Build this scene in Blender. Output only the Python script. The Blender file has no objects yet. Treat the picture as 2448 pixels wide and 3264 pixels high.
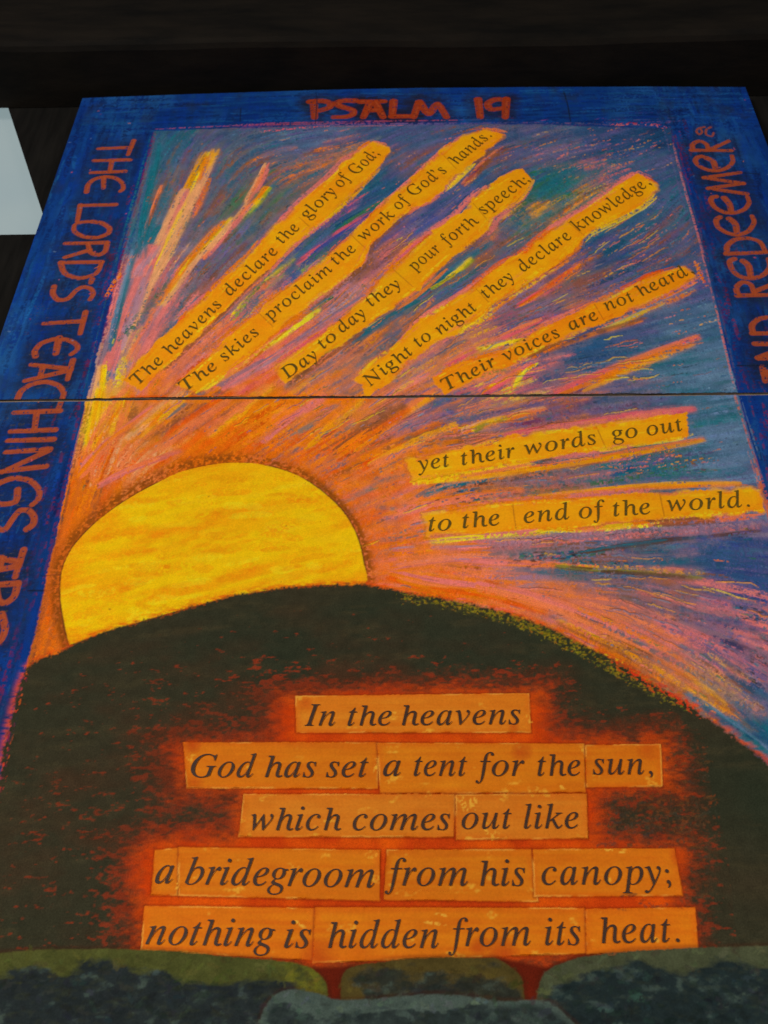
import bpy, math
import numpy as np

# ------------------------------------------------------------------ camera
# Pin-hole camera solved from the photograph's vanishing points; the mural hangs in the plane y = WALL.
F, CX, CY = 3300.0, 1224.0, 1632.0
WALL, EYE = 1.6, 1.5
up = np.array([(1280 - CX) / F, (2630 + CY) / F, -1.0]); up /= np.linalg.norm(up)
rt = np.array([1.0, 0.0098, 0.0225]); rt -= up * rt.dot(up); rt /= np.linalg.norm(rt)
fw = np.cross(up, rt)
R = np.stack([rt, fw, up])                       # camera axes -> world axes

def ray(u, v):
    """direction through a measured point of the photograph (long side 2212)"""
    k = 2448 / 1659
    return R @ np.array([(u * k - CX) / F, -(v * k - CY) / F, -1.0])

def Q(u, v, y=WALL):
    """measured photograph point -> (x, z) metres on the vertical plane at depth y"""
    w = ray(u, v); w = w * (y / w[1])
    return np.array([w[0], w[2] + EYE])

def QQ(pts, y=WALL):
    return np.array([Q(a, b, y) for a, b in pts])

scene = bpy.context.scene
COLL = scene.collection
cam = bpy.data.cameras.new('camera'); cam_ob = bpy.data.objects.new('camera', cam); COLL.objects.link(cam_ob)
import mathutils
M = mathutils.Matrix.Identity(4)
for i in range(3):
    for j in range(3):
        M[i][j] = R[i][j]
M[0][3], M[1][3], M[2][3] = 0, 0, EYE
cam_ob.matrix_world = M
cam.sensor_fit = 'VERTICAL'; cam.sensor_height = 36; cam.sensor_width = 27; cam.lens = F / 3264 * 36
cam.dof.use_dof = True; cam.dof.focus_distance = 1.9; cam.dof.aperture_fstop = 6.0
cam.clip_start = 0.05; cam.clip_end = 200
scene.camera = cam_ob

# ------------------------------------------------------------------ light
world = bpy.data.worlds.new('World'); scene.world = world; world.use_nodes = True
bg = world.node_tree.nodes['Background']
bg.inputs[0].default_value = (0.9, 0.95, 1.0, 1); bg.inputs[1].default_value = 0.02

def area(name, loc, target, size, power, col):
    l = bpy.data.lights.new(name, 'AREA'); l.shape = 'RECTANGLE'; l.size, l.size_y = size; l.energy = power; l.color = col
    o = bpy.data.objects.new(name, l); COLL.objects.link(o); o.location = loc
    d = mathutils.Vector(target) - mathutils.Vector(loc)
    o.rotation_euler = d.to_track_quat('-Z', 'Y').to_euler()
    return o
area('added_front_left', (-2.6, -2.6, 2.6), (0.1, 1.6, 2.9), (1.5, 1.5), 160, (1.0, 0.985, 0.96))  # added area lamp, source unseen, lights the mural from front left
area('added_front_right', (2.4, -2.0, 2.0), (0.1, 1.6, 2.9), (1.5, 1.5), 58, (1.0, 0.985, 0.95))  # weaker added lamp, also unseen, from front right
vs = scene.view_settings
vs.view_transform = 'Standard'; vs.look = 'None'; vs.exposure = 0; vs.gamma = 1; vs.use_curve_mapping = False

# ------------------------------------------------------------------ helpers
rng = np.random.default_rng(19)

def lin(c):
    c = np.asarray(c, float) / 255
    return np.where(c <= .04045, c / 12.92, ((c + .055) / 1.055) ** 2.4)
ALB = 0.80
def alb(c):
    return np.clip(lin(c) / ALB, 0.003, 0.93).astype(np.float32)

def tag(o, label=None, cat=None, kind=None, group=None):
    if label: o['label'] = label
    if cat: o['category'] = cat
    if kind: o['kind'] = kind
    if group: o['group'] = group
    return o

def empty(name, loc, label, cat):
    o = bpy.data.objects.new(name, None); COLL.objects.link(o); o.location = loc; o.empty_display_size = .1
    return tag(o, label, cat)

def mesh_np(name, co, faces, mat, parent=None, smooth=True, paint=None):
    """faces: int array (n,4) or (n,3), or a list of lists"""
    me = bpy.data.meshes.new(name)
    if isinstance(faces, np.ndarray):
        n, k = faces.shape
        me.vertices.add(len(co)); me.vertices.foreach_set('co', np.asarray(co, np.float32).ravel())
        me.loops.add(n * k); me.loops.foreach_set('vertex_index', faces.astype(np.int32).ravel())
        me.polygons.add(n); me.polygons.foreach_set('loop_start', (np.arange(n) * k).astype(np.int32))
        me.polygons.foreach_set('use_smooth', np.full(n, smooth))
        me.update(calc_edges=True)
    else:
        me.from_pydata([tuple(map(float, c)) for c in co], [], faces)
        me.update()
    if paint is not None:
        a = me.color_attributes.new('paint', 'FLOAT_COLOR', 'POINT')
        rgba = np.ones((len(co), 4), np.float32); rgba[:, :3] = paint
        a.data.foreach_set('color', rgba.ravel())
    me.materials.append(mat)
    o = bpy.data.objects.new(name, me); COLL.objects.link(o)
    if parent: o.parent = parent
    return o

def box(x0, x1, y0, y1, z0, z1):
    v = [(x, y, z) for x in (x0, x1) for y in (y0, y1) for z in (z0, z1)]
    f = [[0, 1, 3, 2], [4, 6, 7, 5], [0, 4, 5, 1], [2, 3, 7, 6], [0, 2, 6, 4], [1, 5, 7, 3]]
    return v, f

def new_mat(name):
    m = bpy.data.materials.new(name); m.use_nodes = True
    nt = m.node_tree; return m, nt, nt.nodes['Principled BSDF'], nt.nodes, nt.links

def paint_mat(name, grain=.16, rough=.85, spec=.05, scale=420, bump=.25):
    """pastel / gouache pigment: the painted colour broken up by a fine paper tooth"""
    m, nt, b, N, L = new_mat(name)
    at = N.new('ShaderNodeAttribute'); at.attribute_name = 'paint'
    tc = N.new('ShaderNodeTexCoord')
    n1 = N.new('ShaderNodeTexNoise'); n1.inputs['Scale'].default_value = scale; n1.inputs['Detail'].default_value = 3
    n2 = N.new('ShaderNodeTexNoise'); n2.inputs['Scale'].default_value = scale / 9; n2.inputs['Detail'].default_value = 5
    L.new(tc.outputs['Object'], n1.inputs['Vector']); L.new(tc.outputs['Object'], n2.inputs['Vector'])
    mr = N.new('ShaderNodeMapRange'); mr.inputs[1].default_value = .3; mr.inputs[2].default_value = .7
    mr.inputs[3].default_value = 1 - grain; mr.inputs[4].default_value = 1 + grain
    L.new(n1.outputs['Fac'], mr.inputs[0])
    mr2 = N.new('ShaderNodeMapRange'); mr2.inputs[1].default_value = .3; mr2.inputs[2].default_value = .7
    mr2.inputs[3].default_value = 1 - grain * .6; mr2.inputs[4].default_value = 1 + grain * .6
    L.new(n2.outputs['Fac'], mr2.inputs[0])
    mu = N.new('ShaderNodeMath'); mu.operation = 'MULTIPLY'
    L.new(mr.outputs[0], mu.inputs[0]); L.new(mr2.outputs[0], mu.inputs[1])
    vm = N.new('ShaderNodeVectorMath'); vm.operation = 'SCALE'
    L.new(at.outputs['Color'], vm.inputs[0]); L.new(mu.outputs[0], vm.inputs['Scale'])
    L.new(vm.outputs[0], b.inputs['Base Color'])
    b.inputs['Roughness'].default_value = rough; b.inputs['Specular IOR Level'].default_value = spec
    bp = N.new('ShaderNodeBump'); bp.inputs['Strength'].default_value = bump; bp.inputs['Distance'].default_value = .0008
    L.new(n1.outputs['Fac'], bp.inputs['Height']); L.new(bp.outputs[0], b.inputs['Normal'])
    return m

def plain_mat(name, c1, c2, scale, stretch=(1, 1, 1), rough=.8, bump=.3, dist=.004, spec=.3):
    m, nt, b, N, L = new_mat(name)
    tc = N.new('ShaderNodeTexCoord'); mp = N.new('ShaderNodeMapping'); mp.inputs['Scale'].default_value = stretch
    n = N.new('ShaderNodeTexNoise'); n.inputs['Scale'].default_value = scale; n.inputs['Detail'].default_value = 9; n.inputs['Roughness'].default_value = .65
    L.new(tc.outputs['Object'], mp.inputs[0]); L.new(mp.outputs[0], n.inputs['Vector'])
    cr = N.new('ShaderNodeValToRGB'); cr.color_ramp.elements[0].position = .35; cr.color_ramp.elements[1].position = .7
    cr.color_ramp.elements[0].color = (*c1, 1); cr.color_ramp.elements[1].color = (*c2, 1)
    L.new(n.outputs['Fac'], cr.inputs[0]); L.new(cr.outputs[0], b.inputs['Base Color'])
    b.inputs['Roughness'].default_value = rough; b.inputs['Specular IOR Level'].default_value = spec
    bp = N.new('ShaderNodeBump'); bp.inputs['Strength'].default_value = bump; bp.inputs['Distance'].default_value = dist
    L.new(n.outputs['Fac'], bp.inputs['Height']); L.new(bp.outputs[0], b.inputs['Normal'])
    return m

# ------------------------------------------------------------------ the porch the mural hangs in
JZ = float(Q(830, 858)[1])                               # the joint between the two boards
XL, XR = -0.932, 0.954                                   # outer edges of the boards
ZT = float(Q(890, 192)[1]); ZB = 1.5 + 0.24
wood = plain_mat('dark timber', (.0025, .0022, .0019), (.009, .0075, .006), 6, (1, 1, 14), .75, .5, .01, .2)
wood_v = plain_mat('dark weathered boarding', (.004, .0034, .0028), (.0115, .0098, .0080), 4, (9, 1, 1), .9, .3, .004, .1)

WY = WALL + .05
# boarded wall with the pale window let into it (the jamb on our right slopes)
zlo, zhi = 1.2, 5.2
zw = float(Q(0, 507, WY)[1])
ja, jb = Q(14, 222, WY), Q(90, 455, WY)
jk = (jb[0] - ja[0]) / (jb[1] - ja[1])
jamb = lambda z: ja[0] + jk * (z - ja[1])
def slab(poly, y0, y1):
    n = len(poly)
    v = [(x, y0, z) for x, z in poly] + [(x, y1, z) for x, z in poly]
    return v, [list(range(n)), list(range(2 * n - 1, n - 1, -1))] + [[i, n + i, n + (i + 1) % n, (i + 1) % n] for i in range(n)]
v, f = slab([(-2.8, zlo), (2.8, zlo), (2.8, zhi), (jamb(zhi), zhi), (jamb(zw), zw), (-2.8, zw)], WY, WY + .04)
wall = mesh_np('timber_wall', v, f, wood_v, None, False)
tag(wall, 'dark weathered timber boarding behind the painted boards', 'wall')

# pale frosted window pane, lit from outside
m, nt, b, N, L = new_mat('frosted daylight pane')
tc = N.new('ShaderNodeTexCoord'); nz = N.new('ShaderNodeTexNoise'); nz.inputs['Scale'].default_value = 1.3; nz.inputs['Detail'].default_value = 3
L.new(tc.outputs['Object'], nz.inputs['Vector'])
cr = N.new('ShaderNodeValToRGB')
cr.color_ramp.elements[0].position = .3; cr.color_ramp.elements[0].color = (*lin((126, 148, 155)), 1)
cr.color_ramp.elements[1].position = .7; cr.color_ramp.elements[1].color = (*lin((150, 164, 162)), 1)
L.new(nz.outputs['Fac'], cr.inputs[0])
b.inputs['Base Color'].default_value = (.1, .1, .1, 1); b.inputs['Roughness'].default_value = .5
L.new(cr.outputs[0], b.inputs['Emission Color']); b.inputs['Emission Strength'].default_value = .92
y = WY + .045
pts = [(-2.7, zw - .05), (-.5, zw - .05), (-.5, 5.1), (-2.7, 5.1)]
vv = [(a, y, c) for a, c in pts] + [(a, y + .006, c) for a, c in pts]
win = mesh_np('window_pane', vv, [[0, 1, 2, 3], [7, 6, 5, 4]] + [[i, 4 + i, 4 + (i + 1) % 4, (i + 1) % 4] for i in range(4)], m, smooth=False)
tag(win, 'pale blue white lit window pane with slanting edge left of the painted boards', 'window')

# heavy beam over the mural: soffit against the wall, waney lower arris, face towards us
YB = (ZT + .012 - EYE) / ((Q(830, 84)[1] - EYE) / WALL)
def beam():
    nx = 160
    xs = np.linspace(-2.8, 2.8, nx)
    prof = []
    for x in xs:
        wob = .010 * math.sin(x * 2.1 + .6) + .006 * math.sin(x * 5.3) + .002 * math.sin(x * 17)
        z0 = ZT + .012
        yf = YB + .6 * wob
        row = [(x, WY - .002, z0 + .004), (x, 1.56, z0), (x, yf + .02, z0 - .004 + wob * .3), (x, yf + .006, z0 + .002 + wob * .5), (x, yf - .002, z0 + .018 + wob),
               (x, yf - .006, z0 + .05 + wob * .6), (x, yf - .008, z0 + .16), (x, yf - .008, z0 + .5), (x, WY - .002, z0 + .5)]
        prof.append(row)
    k = len(prof[0]); V = [p for r in prof for p in r]; Fc = []
    for i in range(nx - 1):
        for j in range(k):
            j2 = (j + 1) % k
            Fc.append([i * k + j, (i + 1) * k + j, (i + 1) * k + j2, i * k + j2])
    Fc.append(list(range(k))); Fc.append(list(range((nx - 1) * k, nx * k))[::-1])
    return V, Fc
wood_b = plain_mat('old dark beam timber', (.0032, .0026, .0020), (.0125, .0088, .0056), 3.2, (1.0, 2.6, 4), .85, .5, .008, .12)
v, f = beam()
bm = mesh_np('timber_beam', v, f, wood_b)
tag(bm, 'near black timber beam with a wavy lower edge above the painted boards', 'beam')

# ------------------------------------------------------------------ the painting: one sheet of pigment in board coordinates
DX = 0.00165
X = np.arange(XL, XR + DX / 2, DX)
zz = [ZB]
while zz[-1] < ZT + .012:
    t = (zz[-1] - ZB) / (ZT - ZB)
    zz.append(zz[-1] + .00135 + .0014 * t)
Z = np.array(zz)
W, H = len(X), len(Z)
COL = np.zeros((H, W, 3), np.float32); HGT = np.zeros((H, W), np.float32); PART = np.zeros((H, W), np.int16)
XX, ZZ = np.meshgrid(X, Z)

def vnoise(sx, sz, seed, octaves=3, ang=0):
    """smooth value noise over the sheet; sx, sz = feature size in metres"""
    r = np.random.default_rng(seed); out = np.zeros((H, W), np.float32); amp, tot = 1., 0.
    ca, sa = math.cos(ang), math.sin(ang)
    for o in range(octaves):
        u = ((XX - XL) * ca + (ZZ - ZB) * sa) / sx * 2 ** o + 400; w = ((ZZ - ZB) * ca - (XX - XL) * sa) / sz * 2 ** o + 400
        T = r.random((512, 512)).astype(np.float32)
        iu = np.floor(u).astype(int); iw = np.floor(w).astype(int); fu = (u - iu).astype(np.float32); fwv = (w - iw).astype(np.float32)
        fu = fu * fu * (3 - 2 * fu); fwv = fwv * fwv * (3 - 2 * fwv)
        g = lambda a, c: T[(iw + c) % 512, (iu + a) % 512]
        out += amp * ((g(0, 0) * (1 - fu) + g(1, 0) * fu) * (1 - fwv) + (g(0, 1) * (1 - fu) + g(1, 1) * fu) * fwv)
        tot += amp; amp *= .55
    return out / tot
TOOTH = vnoise(.0045, .0045, 1, 2)
TOOTH2 = vnoise(.012, .005, 2, 2)
MID = vnoise(.05, .05, 3, 4)
BIG = vnoise(.25, .25, 4, 3)

def win_of(p, pad):
    x0, z0 = p.min(0) - pad; x1, z1 = p.max(0) + pad
    j0, j1 = np.searchsorted(X, [x0, x1]); i0, i1 = np.searchsorted(Z, [z0, z1])
    return slice(i0, i1), slice(j0, j1)

def seg_dist(p, sl):
    """distance to a polyline and the arc parameter (0..1) of the nearest point"""
    px, pz = XX[sl], ZZ[sl]
    best = np.full(px.shape, 1e9); par = np.zeros(px.shape); side = np.zeros(px.shape)
    d = np.linalg.norm(np.diff(p, axis=0), axis=1); L = max(d.sum(), 1e-9); s = 0
    for a, b2, l in zip(p[:-1], p[1:], d):
        e = b2 - a; ee = max(e.dot(e), 1e-12)
        t = np.clip(((px - a[0]) * e[0] + (pz - a[1]) * e[1]) / ee, 0, 1)
        dx, dz = px - a[0] - t * e[0], pz - a[1] - t * e[1]
        q = dx * dx + dz * dz
        m = q < best
        best = np.where(m, q, best); par = np.where(m, (s + t * l) / L, par); side = np.where(m, np.sign(e[0] * dz - e[1] * dx), side)
        s += l
    return np.sqrt(best), par, side

def poly_sd(poly, sl):
    """signed distance, negative inside"""
    px, pz = XX[sl], ZZ[sl]
    d, _, _ = seg_dist(np.vstack([poly, poly[:1]]), sl)
    ins = np.zeros(px.shape, bool)
    n = len(poly)
    for i in range(n):
        a, b2 = poly[i], poly[(i + 1) % n]
        c = ((a[1] > pz) != (b2[1] > pz))
        if a[1] != b2[1]:
            ins ^= c & (px < (b2[0] - a[0]) * (pz - a[1]) / (b2[1] - a[1]) + a[0])
    return np.where(ins, -d, d)

def blend(sl, col, a):
    a = np.clip(a, 0, 1)[..., None].astype(np.float32)
    COL[sl] = COL[sl] * (1 - a) + np.asarray(col, np.float32) * a

def stroke(p, w, col, alpha=.8, grain=.5, h=.0, part=None, taper=.5):
    """one stroke of pastel along p (board metres), width w (or (w0, w1)); grain leaves gaps where the paper dips"""
    w0, w1 = w if isinstance(w, tuple) else (w, w)
    sl = win_of(p, max(w0, w1) * .8 + .003)
    if XX[sl].size == 0: return
    d, t, sd = seg_dist(p, sl)
    ww = (w0 + (w1 - w0) * t) * .5
    ww = ww * (1 - taper * np.clip((np.abs(t - .5) - .3) / .2, 0, 1) ** 2)
    ww = ww * (1 + .35 * (MID[sl] - .5) * 2 * (taper > 0))
    e = np.clip((ww - d) / .0014 + .5, 0, 1)
    g = np.clip((TOOTH[sl] - grain * .75 - .10) / .12 + 1 - grain, 0, 1) if grain > 0 else 1
    a = e * alpha * g
    blend(sl, col, a)
    if h: HGT[sl] = np.maximum(HGT[sl], 0) * (1 - .3 * a) + h * a
    if part is not None:
        PART[sl] = np.where(e > .5, part, PART[sl])

PAL = dict(teal=(22, 98, 112), deep=(20, 70, 110), steel=(58, 90, 116), lsteel=(92, 118, 146), blue=(42, 74, 114), royal=(54, 68, 134), violet=(90, 80, 124),
           mauve=(126, 102, 118), lilac=(160, 116, 130), pink=(206, 106, 98), rose=(206, 82, 94), salmon=(220, 112, 62), orange=(218, 112, 8), amber=(228, 146, 6),
           yellow=(226, 180, 16), lemon=(224, 206, 30), olive=(122, 118, 36), green=(46, 102, 66), lime=(140, 150, 30), brown=(130, 76, 44), dbrown=(82, 52, 40), grey=(92, 96, 100),
           redor=(212, 82, 6), red=(196, 48, 22), peach=(214, 148, 96), wine=(116, 28, 62), ink=(28, 44, 80), dark=(40, 44, 46), navy=(14, 40, 104))
def C(name, j=.10):
    c = alb(PAL[name] if isinstance(name, str) else name)
    return np.clip(c * (1 + rng.normal(0, j)) * (1 + rng.normal(0, j * .4, 3)), .002, .93)

# ---- 1. blue border, brushed along its length
blues = [(10, 48, 126), (8, 32, 88), (16, 62, 124), (24, 80, 134), (14, 26, 68)]
t1 = vnoise(.09, .35, 11, 4)[..., None]; t2 = vnoise(.02, .14, 12, 3)[..., None]
top = np.clip((ZZ - (ZT - .26)) / .05, 0, 1)[..., None]
t1 = t1 * (1 - top) + vnoise(.35, .07, 13, 4)[..., None] * top
base = alb(blues[1]) * (1 - t1) + alb(blues[2]) * t1
base = base * (1 - .55 * np.clip((t2 - .45) * 4, 0, 1)) + alb(blues[0]) * .55 * np.clip((t2 - .45) * 4, 0, 1)
COL[:] = base
IL, IR = -0.695, 0.704                       # inner window of the border
zi = lambda x: float(np.interp(x, [IL, IR], [Q(335, 282)[1], Q(1447, 276)[1]]))
wear = np.clip((vnoise(.16, .22, 14, 5) - .50) * 4, 0, 1)[..., None]; grime = np.clip((vnoise(.05, .08, 15, 5) - .54) * 5, 0, 1)[..., None]
COL[:] = COL * (1 - .6 * wear) + alb((34, 88, 142)) * .6 * wear
for i in range(2100):                        # brush marks of the border
    s = rng.integers(3)
    if s == 0: x0 = rng.uniform(XL, IL); z0 = rng.uniform(ZB, ZT); dvec = (0, 1)
    elif s == 1: x0 = rng.uniform(IR, XR); z0 = rng.uniform(ZB, ZT); dvec = (0, 1)
    else: x0 = rng.uniform(XL, XR); z0 = rng.uniform(zi(0) - .02, ZT); dvec = (1, 0)
    l = rng.uniform(.03, .16); p0 = np.array([x0, z0]); p1 = p0 + np.array(dvec) * l + rng.normal(0, .006, 2)
    stroke(np.array([p0, (p0 + p1) / 2 + rng.normal(0, .003, 2), p1]), rng.uniform(.004, .014), C(blues[rng.choice(5, p=[.27, .25, .16, .1, .22])], .16), .5, .42)
COL[:] = COL * (1 - .45 * grime) + alb((30, 42, 62)) * .45 * grime
# outer rim lighter on the right and left edges, purple towards the picture
for i in range(700):
    s = rng.random()
    if s < .35:
        z0 = rng.uniform(ZB, JZ + .75); x0 = IL - abs(rng.normal(.0, .03)) - .004; c = ['wine', 'ink', 'navy', (62, 34, 84), (44, 40, 96)][rng.integers(5)]
    elif s < .75:
        z0 = rng.uniform(ZB, ZT - .25); x0 = IR + abs(rng.normal(0, .035)) + .004; c = ['wine', (40, 40, 92), 'navy', (72, 30, 66), (48, 34, 80)][rng.integers(5)]
    else:
        z0 = zi(0) + abs(rng.normal(0, .02)); x0 = rng.uniform(IL, IR); c = ['violet', 'navy', (50, 60, 130), (120, 50, 110)][rng.integers(4)]
        l = rng.uniform(.03, .12); stroke(np.array([[x0, z0], [x0 + l, z0 + rng.normal(0, .004)]]), rng.uniform(.003, .008), C(c), .6, .6); continue
    l = rng.uniform(.02, .09); stroke(np.array([[x0, z0], [x0 + rng.normal(0, .004), z0 + l]]), rng.uniform(.003, .012), C(c), .6, .55)

# ---- brushed lettering of the border: strokes measured in three close-ups of the photograph
LET = []
LID = [10]
def letters(ox, oy, k, per, strokes_):
    ids = [LID[0] + i for i, c in enumerate(per) for _ in range(c)]; LID[0] += len(per)
    assert len(ids) == len(strokes_)
    for i, (name, pts) in zip(ids, strokes_):
        LET.append((name, QQ([(ox + k * a, oy + k * b2) for a, b2 in pts]), i))
letters(0, 0, .5, [2, 3, 2, 2, 1, 3], [('s', [(578, 607), (553, 668)]), ('s', [(566, 637), (425, 642)]),
    ('s', [(562, 690), (405, 694)]), ('s', [(540, 740), (393, 746)]), ('s', [(484, 692), (474, 743)]),
    ('s', [(374, 830), (378, 800), (402, 775), (450, 762), (500, 768), (530, 790), (534, 816), (520, 826)]), ('s', [(448, 765), (447, 812)]),
    ('s', [(500, 884), (345, 888)]), ('s', [(347, 886), (334, 957)]),
    ('s', [(393, 957), (440, 962), (476, 985), (470, 1010), (420, 1028), (360, 1024), (318, 1000), (320, 972), (350, 959), (393, 957)]),
    ('s', [(462, 1048), (282, 1052)]), ('s', [(464, 1048), (456, 1088), (425, 1104), (388, 1092), (380, 1052)]), ('s', [(388, 1080), (280, 1112)])])
letters(0, 542, .5, [2, 1], [('s', [(440, 48), (262, 50)]), ('s', [(262, 50), (275, 98), (340, 122), (420, 100), (440, 48)]), ('s', [(398, 122), (392, 138)])])
letters(0, 576, .3891, [1, 2, 2, 4, 1, 3, 1, 3, 2, 1, 4, 3, 2], [('s', [(300, 110), (290, 150), (320, 188), (380, 180), (420, 132), (460, 110), (505, 120), (522, 150), (500, 182)]),
    ('s', [(475, 252), (445, 372)]), ('s', [(460, 302), (243, 316)]),
    ('s', [(197, 498), (190, 470), (225, 425), (300, 400), (380, 405), (432, 435), (430, 462), (395, 486)]), ('f', [(328, 396), (310, 482)]),
    ('s', [(405, 518), (375, 626)]), ('s', [(392, 568), (173, 544)]), ('s', [(390, 574), (138, 634)]), ('s', [(240, 552), (222, 612)]),
    ('s', [(98, 730), (115, 690), (175, 650), (260, 636), (330, 660), (357, 700), (345, 735), (325, 785)]),
    ('s', [(332, 800), (78, 810)]), ('s', [(307, 905), (58, 915)]), ('s', [(205, 805), (190, 910)]),
    ('s', [(297, 958), (43, 966)]),
    ('s', [(277, 1013), (32, 1030)]), ('s', [(272, 1020), (8, 1142)]), ('s', [(254, 1108), (0, 1138)]),
    ('s', [(-40, 1262), (-22, 1216), (0, 1198), (80, 1170), (170, 1185), (222, 1240), (215, 1292), (178, 1322)]), ('s', [(98, 1238), (94, 1310), (0, 1322), (-30, 1300)]),
    ('s', [(148, 1458), (186, 1432), (192, 1390), (160, 1350), (110, 1350), (70, 1400), (30, 1462), (0, 1462), (-40, 1430)]),
    ('s', [(131, 1572), (84, 1722)]), ('s', [(108, 1640), (-90, 1600)]), ('s', [(100, 1662), (-90, 1700)]), ('s', [(8, 1618), (0, 1680)]),
    ('s', [(100, 1758), (-110, 1772)]), ('s', [(98, 1765), (82, 1832), (30, 1872), (-10, 1858), (-20, 1770)]), ('s', [(-16, 1840), (-120, 1900)]),
    ('s', [(10, 1930), (32, 2010), (10, 2070), (-30, 2100), (-120, 2090)]), ('s', [(-60, 1940), (-52, 2080)])])
letters(637, 189.8, .2941, [2, 1, 4, 2, 2, 1, 2], [('p', [(140, 88), (145, 216)]), ('p', [(113, 90), (200, 82), (266, 100), (260, 136), (183, 160)]),
    ('p', [(442, 85), (350, 82), (304, 100), (325, 126), (430, 156), (430, 190), (380, 210), (288, 211)]),
    ('p', [(486, 93), (656, 90)]), ('p', [(556, 95), (503, 212)]), ('p', [(590, 95), (648, 212)]), ('p', [(530, 160), (620, 156)]),
    ('p', [(725, 88), (715, 205)]), ('p', [(715, 206), (846, 205)]),
    ('p', [(912, 95), (872, 212)]), ('p', [(915, 95), (985, 206), (1045, 90), (1114, 212)]),
    ('p', [(1344, 72), (1362, 212)]), ('p', [(1552, 76), (1470, 70), (1410, 104), (1430, 156), (1522, 142)]), ('p', [(1551, 68), (1545, 213)])])
letters(1389.3, 257.5, .2818, [2, 3, 2, 4, 2, 2, 2, 2, 3, 2, 3, 3], [('t', [(470, 60), (420, 70), (405, 95), (430, 120), (455, 100), (440, 75)]), ('t', [(520, 60), (480, 80), (480, 120), (530, 135), (540, 105)]),
    ('s', [(370, 238), (678, 240)]), ('s', [(382, 238), (374, 190), (430, 163), (490, 190), (500, 240)]), ('s', [(508, 234), (654, 168)]),
    ('s', [(455, 284), (415, 290), (395, 320), (430, 362), (500, 392), (580, 396), (650, 372), (692, 325), (680, 280)]), ('f', [(488, 298), (540, 320), (556, 388)]),
    ('s', [(793, 572), (498, 530)]), ('s', [(500, 530), (768, 492)]), ('s', [(768, 492), (468, 449)]), ('s', [(468, 449), (745, 408)]),
    ('s', [(560, 592), (530, 596), (515, 622), (545, 676), (620, 716), (700, 721), (780, 692), (816, 640), (800, 596)]), ('f', [(622, 603), (665, 650), (676, 716)]),
    ('s', [(590, 750), (566, 764), (556, 784), (575, 832), (640, 872), (720, 891), (810, 862), (856, 790), (835, 742)]), ('f', [(662, 764), (710, 800), (721, 886)]),
    ('s', [(636, 1032), (944, 1020)]), ('s', [(645, 1028), (638, 970), (700, 920), (800, 908), (900, 935), (938, 1018)]),
    ('s', [(700, 1070), (668, 1082), (660, 1104), (690, 1172), (760, 1216), (850, 1221), (930, 1192), (976, 1130), (960, 1072)]), ('f', [(768, 1088), (810, 1120), (826, 1212)]),
    ('s', [(722, 1352), (1010, 1345)]), ('s', [(728, 1348), (708, 1290), (760, 1243), (830, 1262), (852, 1345)]), ('s', [(850, 1322), (1000, 1262)]),
    ('s', [(836, 1642), (1120, 1640)]), ('s', [(845, 1640), (828, 1580), (880, 1530), (980, 1515), (1080, 1545), (1115, 1638)]),
    ('s', [(855, 1722), (1130, 1724)]), ('s', [(880, 1830), (1150, 1724)]), ('s', [(880, 1830), (1170, 1842)]),
    ('s', [(915, 1900), (935, 2010)]), ('s', [(925, 1940), (1200, 1915)]), ('s', [(925, 1955), (1215, 2030)])])
# dark scumbled ground under the letters
HALO = {'s': .042, 'f': .036, 't': .02, 'p': .048}
for name, p, lid in LET:
    sl = win_of(p, .06)
    d, t, _ = seg_dist(p, sl)
    a = np.clip(1 - d / HALO[name], 0, 1) ** .7 * np.clip((TOOTH2[sl] * .7 + MID[sl] * .6 - .30) * 2.2, 0, 1)
    blend(sl, alb((26, 32, 46) if name != 'p' else (30, 24, 26)), a * (.55 if name != 'p' else .8))
for i in range(1000):                                   # olive-grey paper showing through behind the left words
    u = rng.uniform(-60, 220); vv_ = rng.uniform(620, 1650)
    p0 = np.array([rng.uniform(XL + .05, IL - .06), Q(100, vv_)[1]])
    stroke(np.array([p0, p0 + [rng.uniform(.01, .04), rng.normal(0, .002)]]), rng.uniform(.002, .004), C((70, 62, 46), .15), .42, .72)
for name, p, lid in LET:
    wd = {'s': .0128, 'f': .016, 't': .0062, 'p': .0215}[name]
    col = alb((152, 66, 34)) if name != 't' else alb((140, 66, 50))
    if name == 'p': col = alb((146, 50, 18))
    pp = [p[0]]
    for a, b2 in zip(p[:-1], p[1:]):
        for s in np.linspace(0, 1, 4)[1:]:
            pp.append(a + (b2 - a) * s)
    pp = np.array(pp)
    ker = pp.copy(); ker[1:-1] = (pp[:-2] + 2 * pp[1:-1] + pp[2:]) / 4
    stroke(ker, (wd * 1.12, wd * .92), col, .92, .22, .0006, lid, 0)
    off = np.array([wd * .2, wd * .2])
    stroke(ker + off * .4, wd * .35, alb((174, 86, 48)), .3, .5, 0, None, .5)
    stroke(ker - off * .5, wd * .3, alb((126, 48, 26)), .35, .5, 0, None, .5)

# ---- 2. the sky inside the border: pastel strokes following the rays
SKY = QQ([(335, 284), (520, 276), (830, 270), (1150, 268), (1447, 278), (1478, 400), (1512, 520), (1548, 660), (1590, 842), (1622, 960), (1652, 1070), (1700, 1250), (1740, 1420), (1800, 1700),
          (1900, 2300), (-60, 2300), (8, 1680), (60, 1436), (100, 1260), (135, 1100), (165, 970), (190, 860), (225, 710), (262, 560), (300, 420)])
slS = win_of(SKY, .01)
sdS = poly_sd(SKY, slS) + (MID[slS] - .5) * .012 + (TOOTH[slS] - .5) * .006
inside_sky = np.zeros((H, W), np.float32); inside_sky[slS] = np.clip(.5 - sdS / .003, 0, 1)

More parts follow.
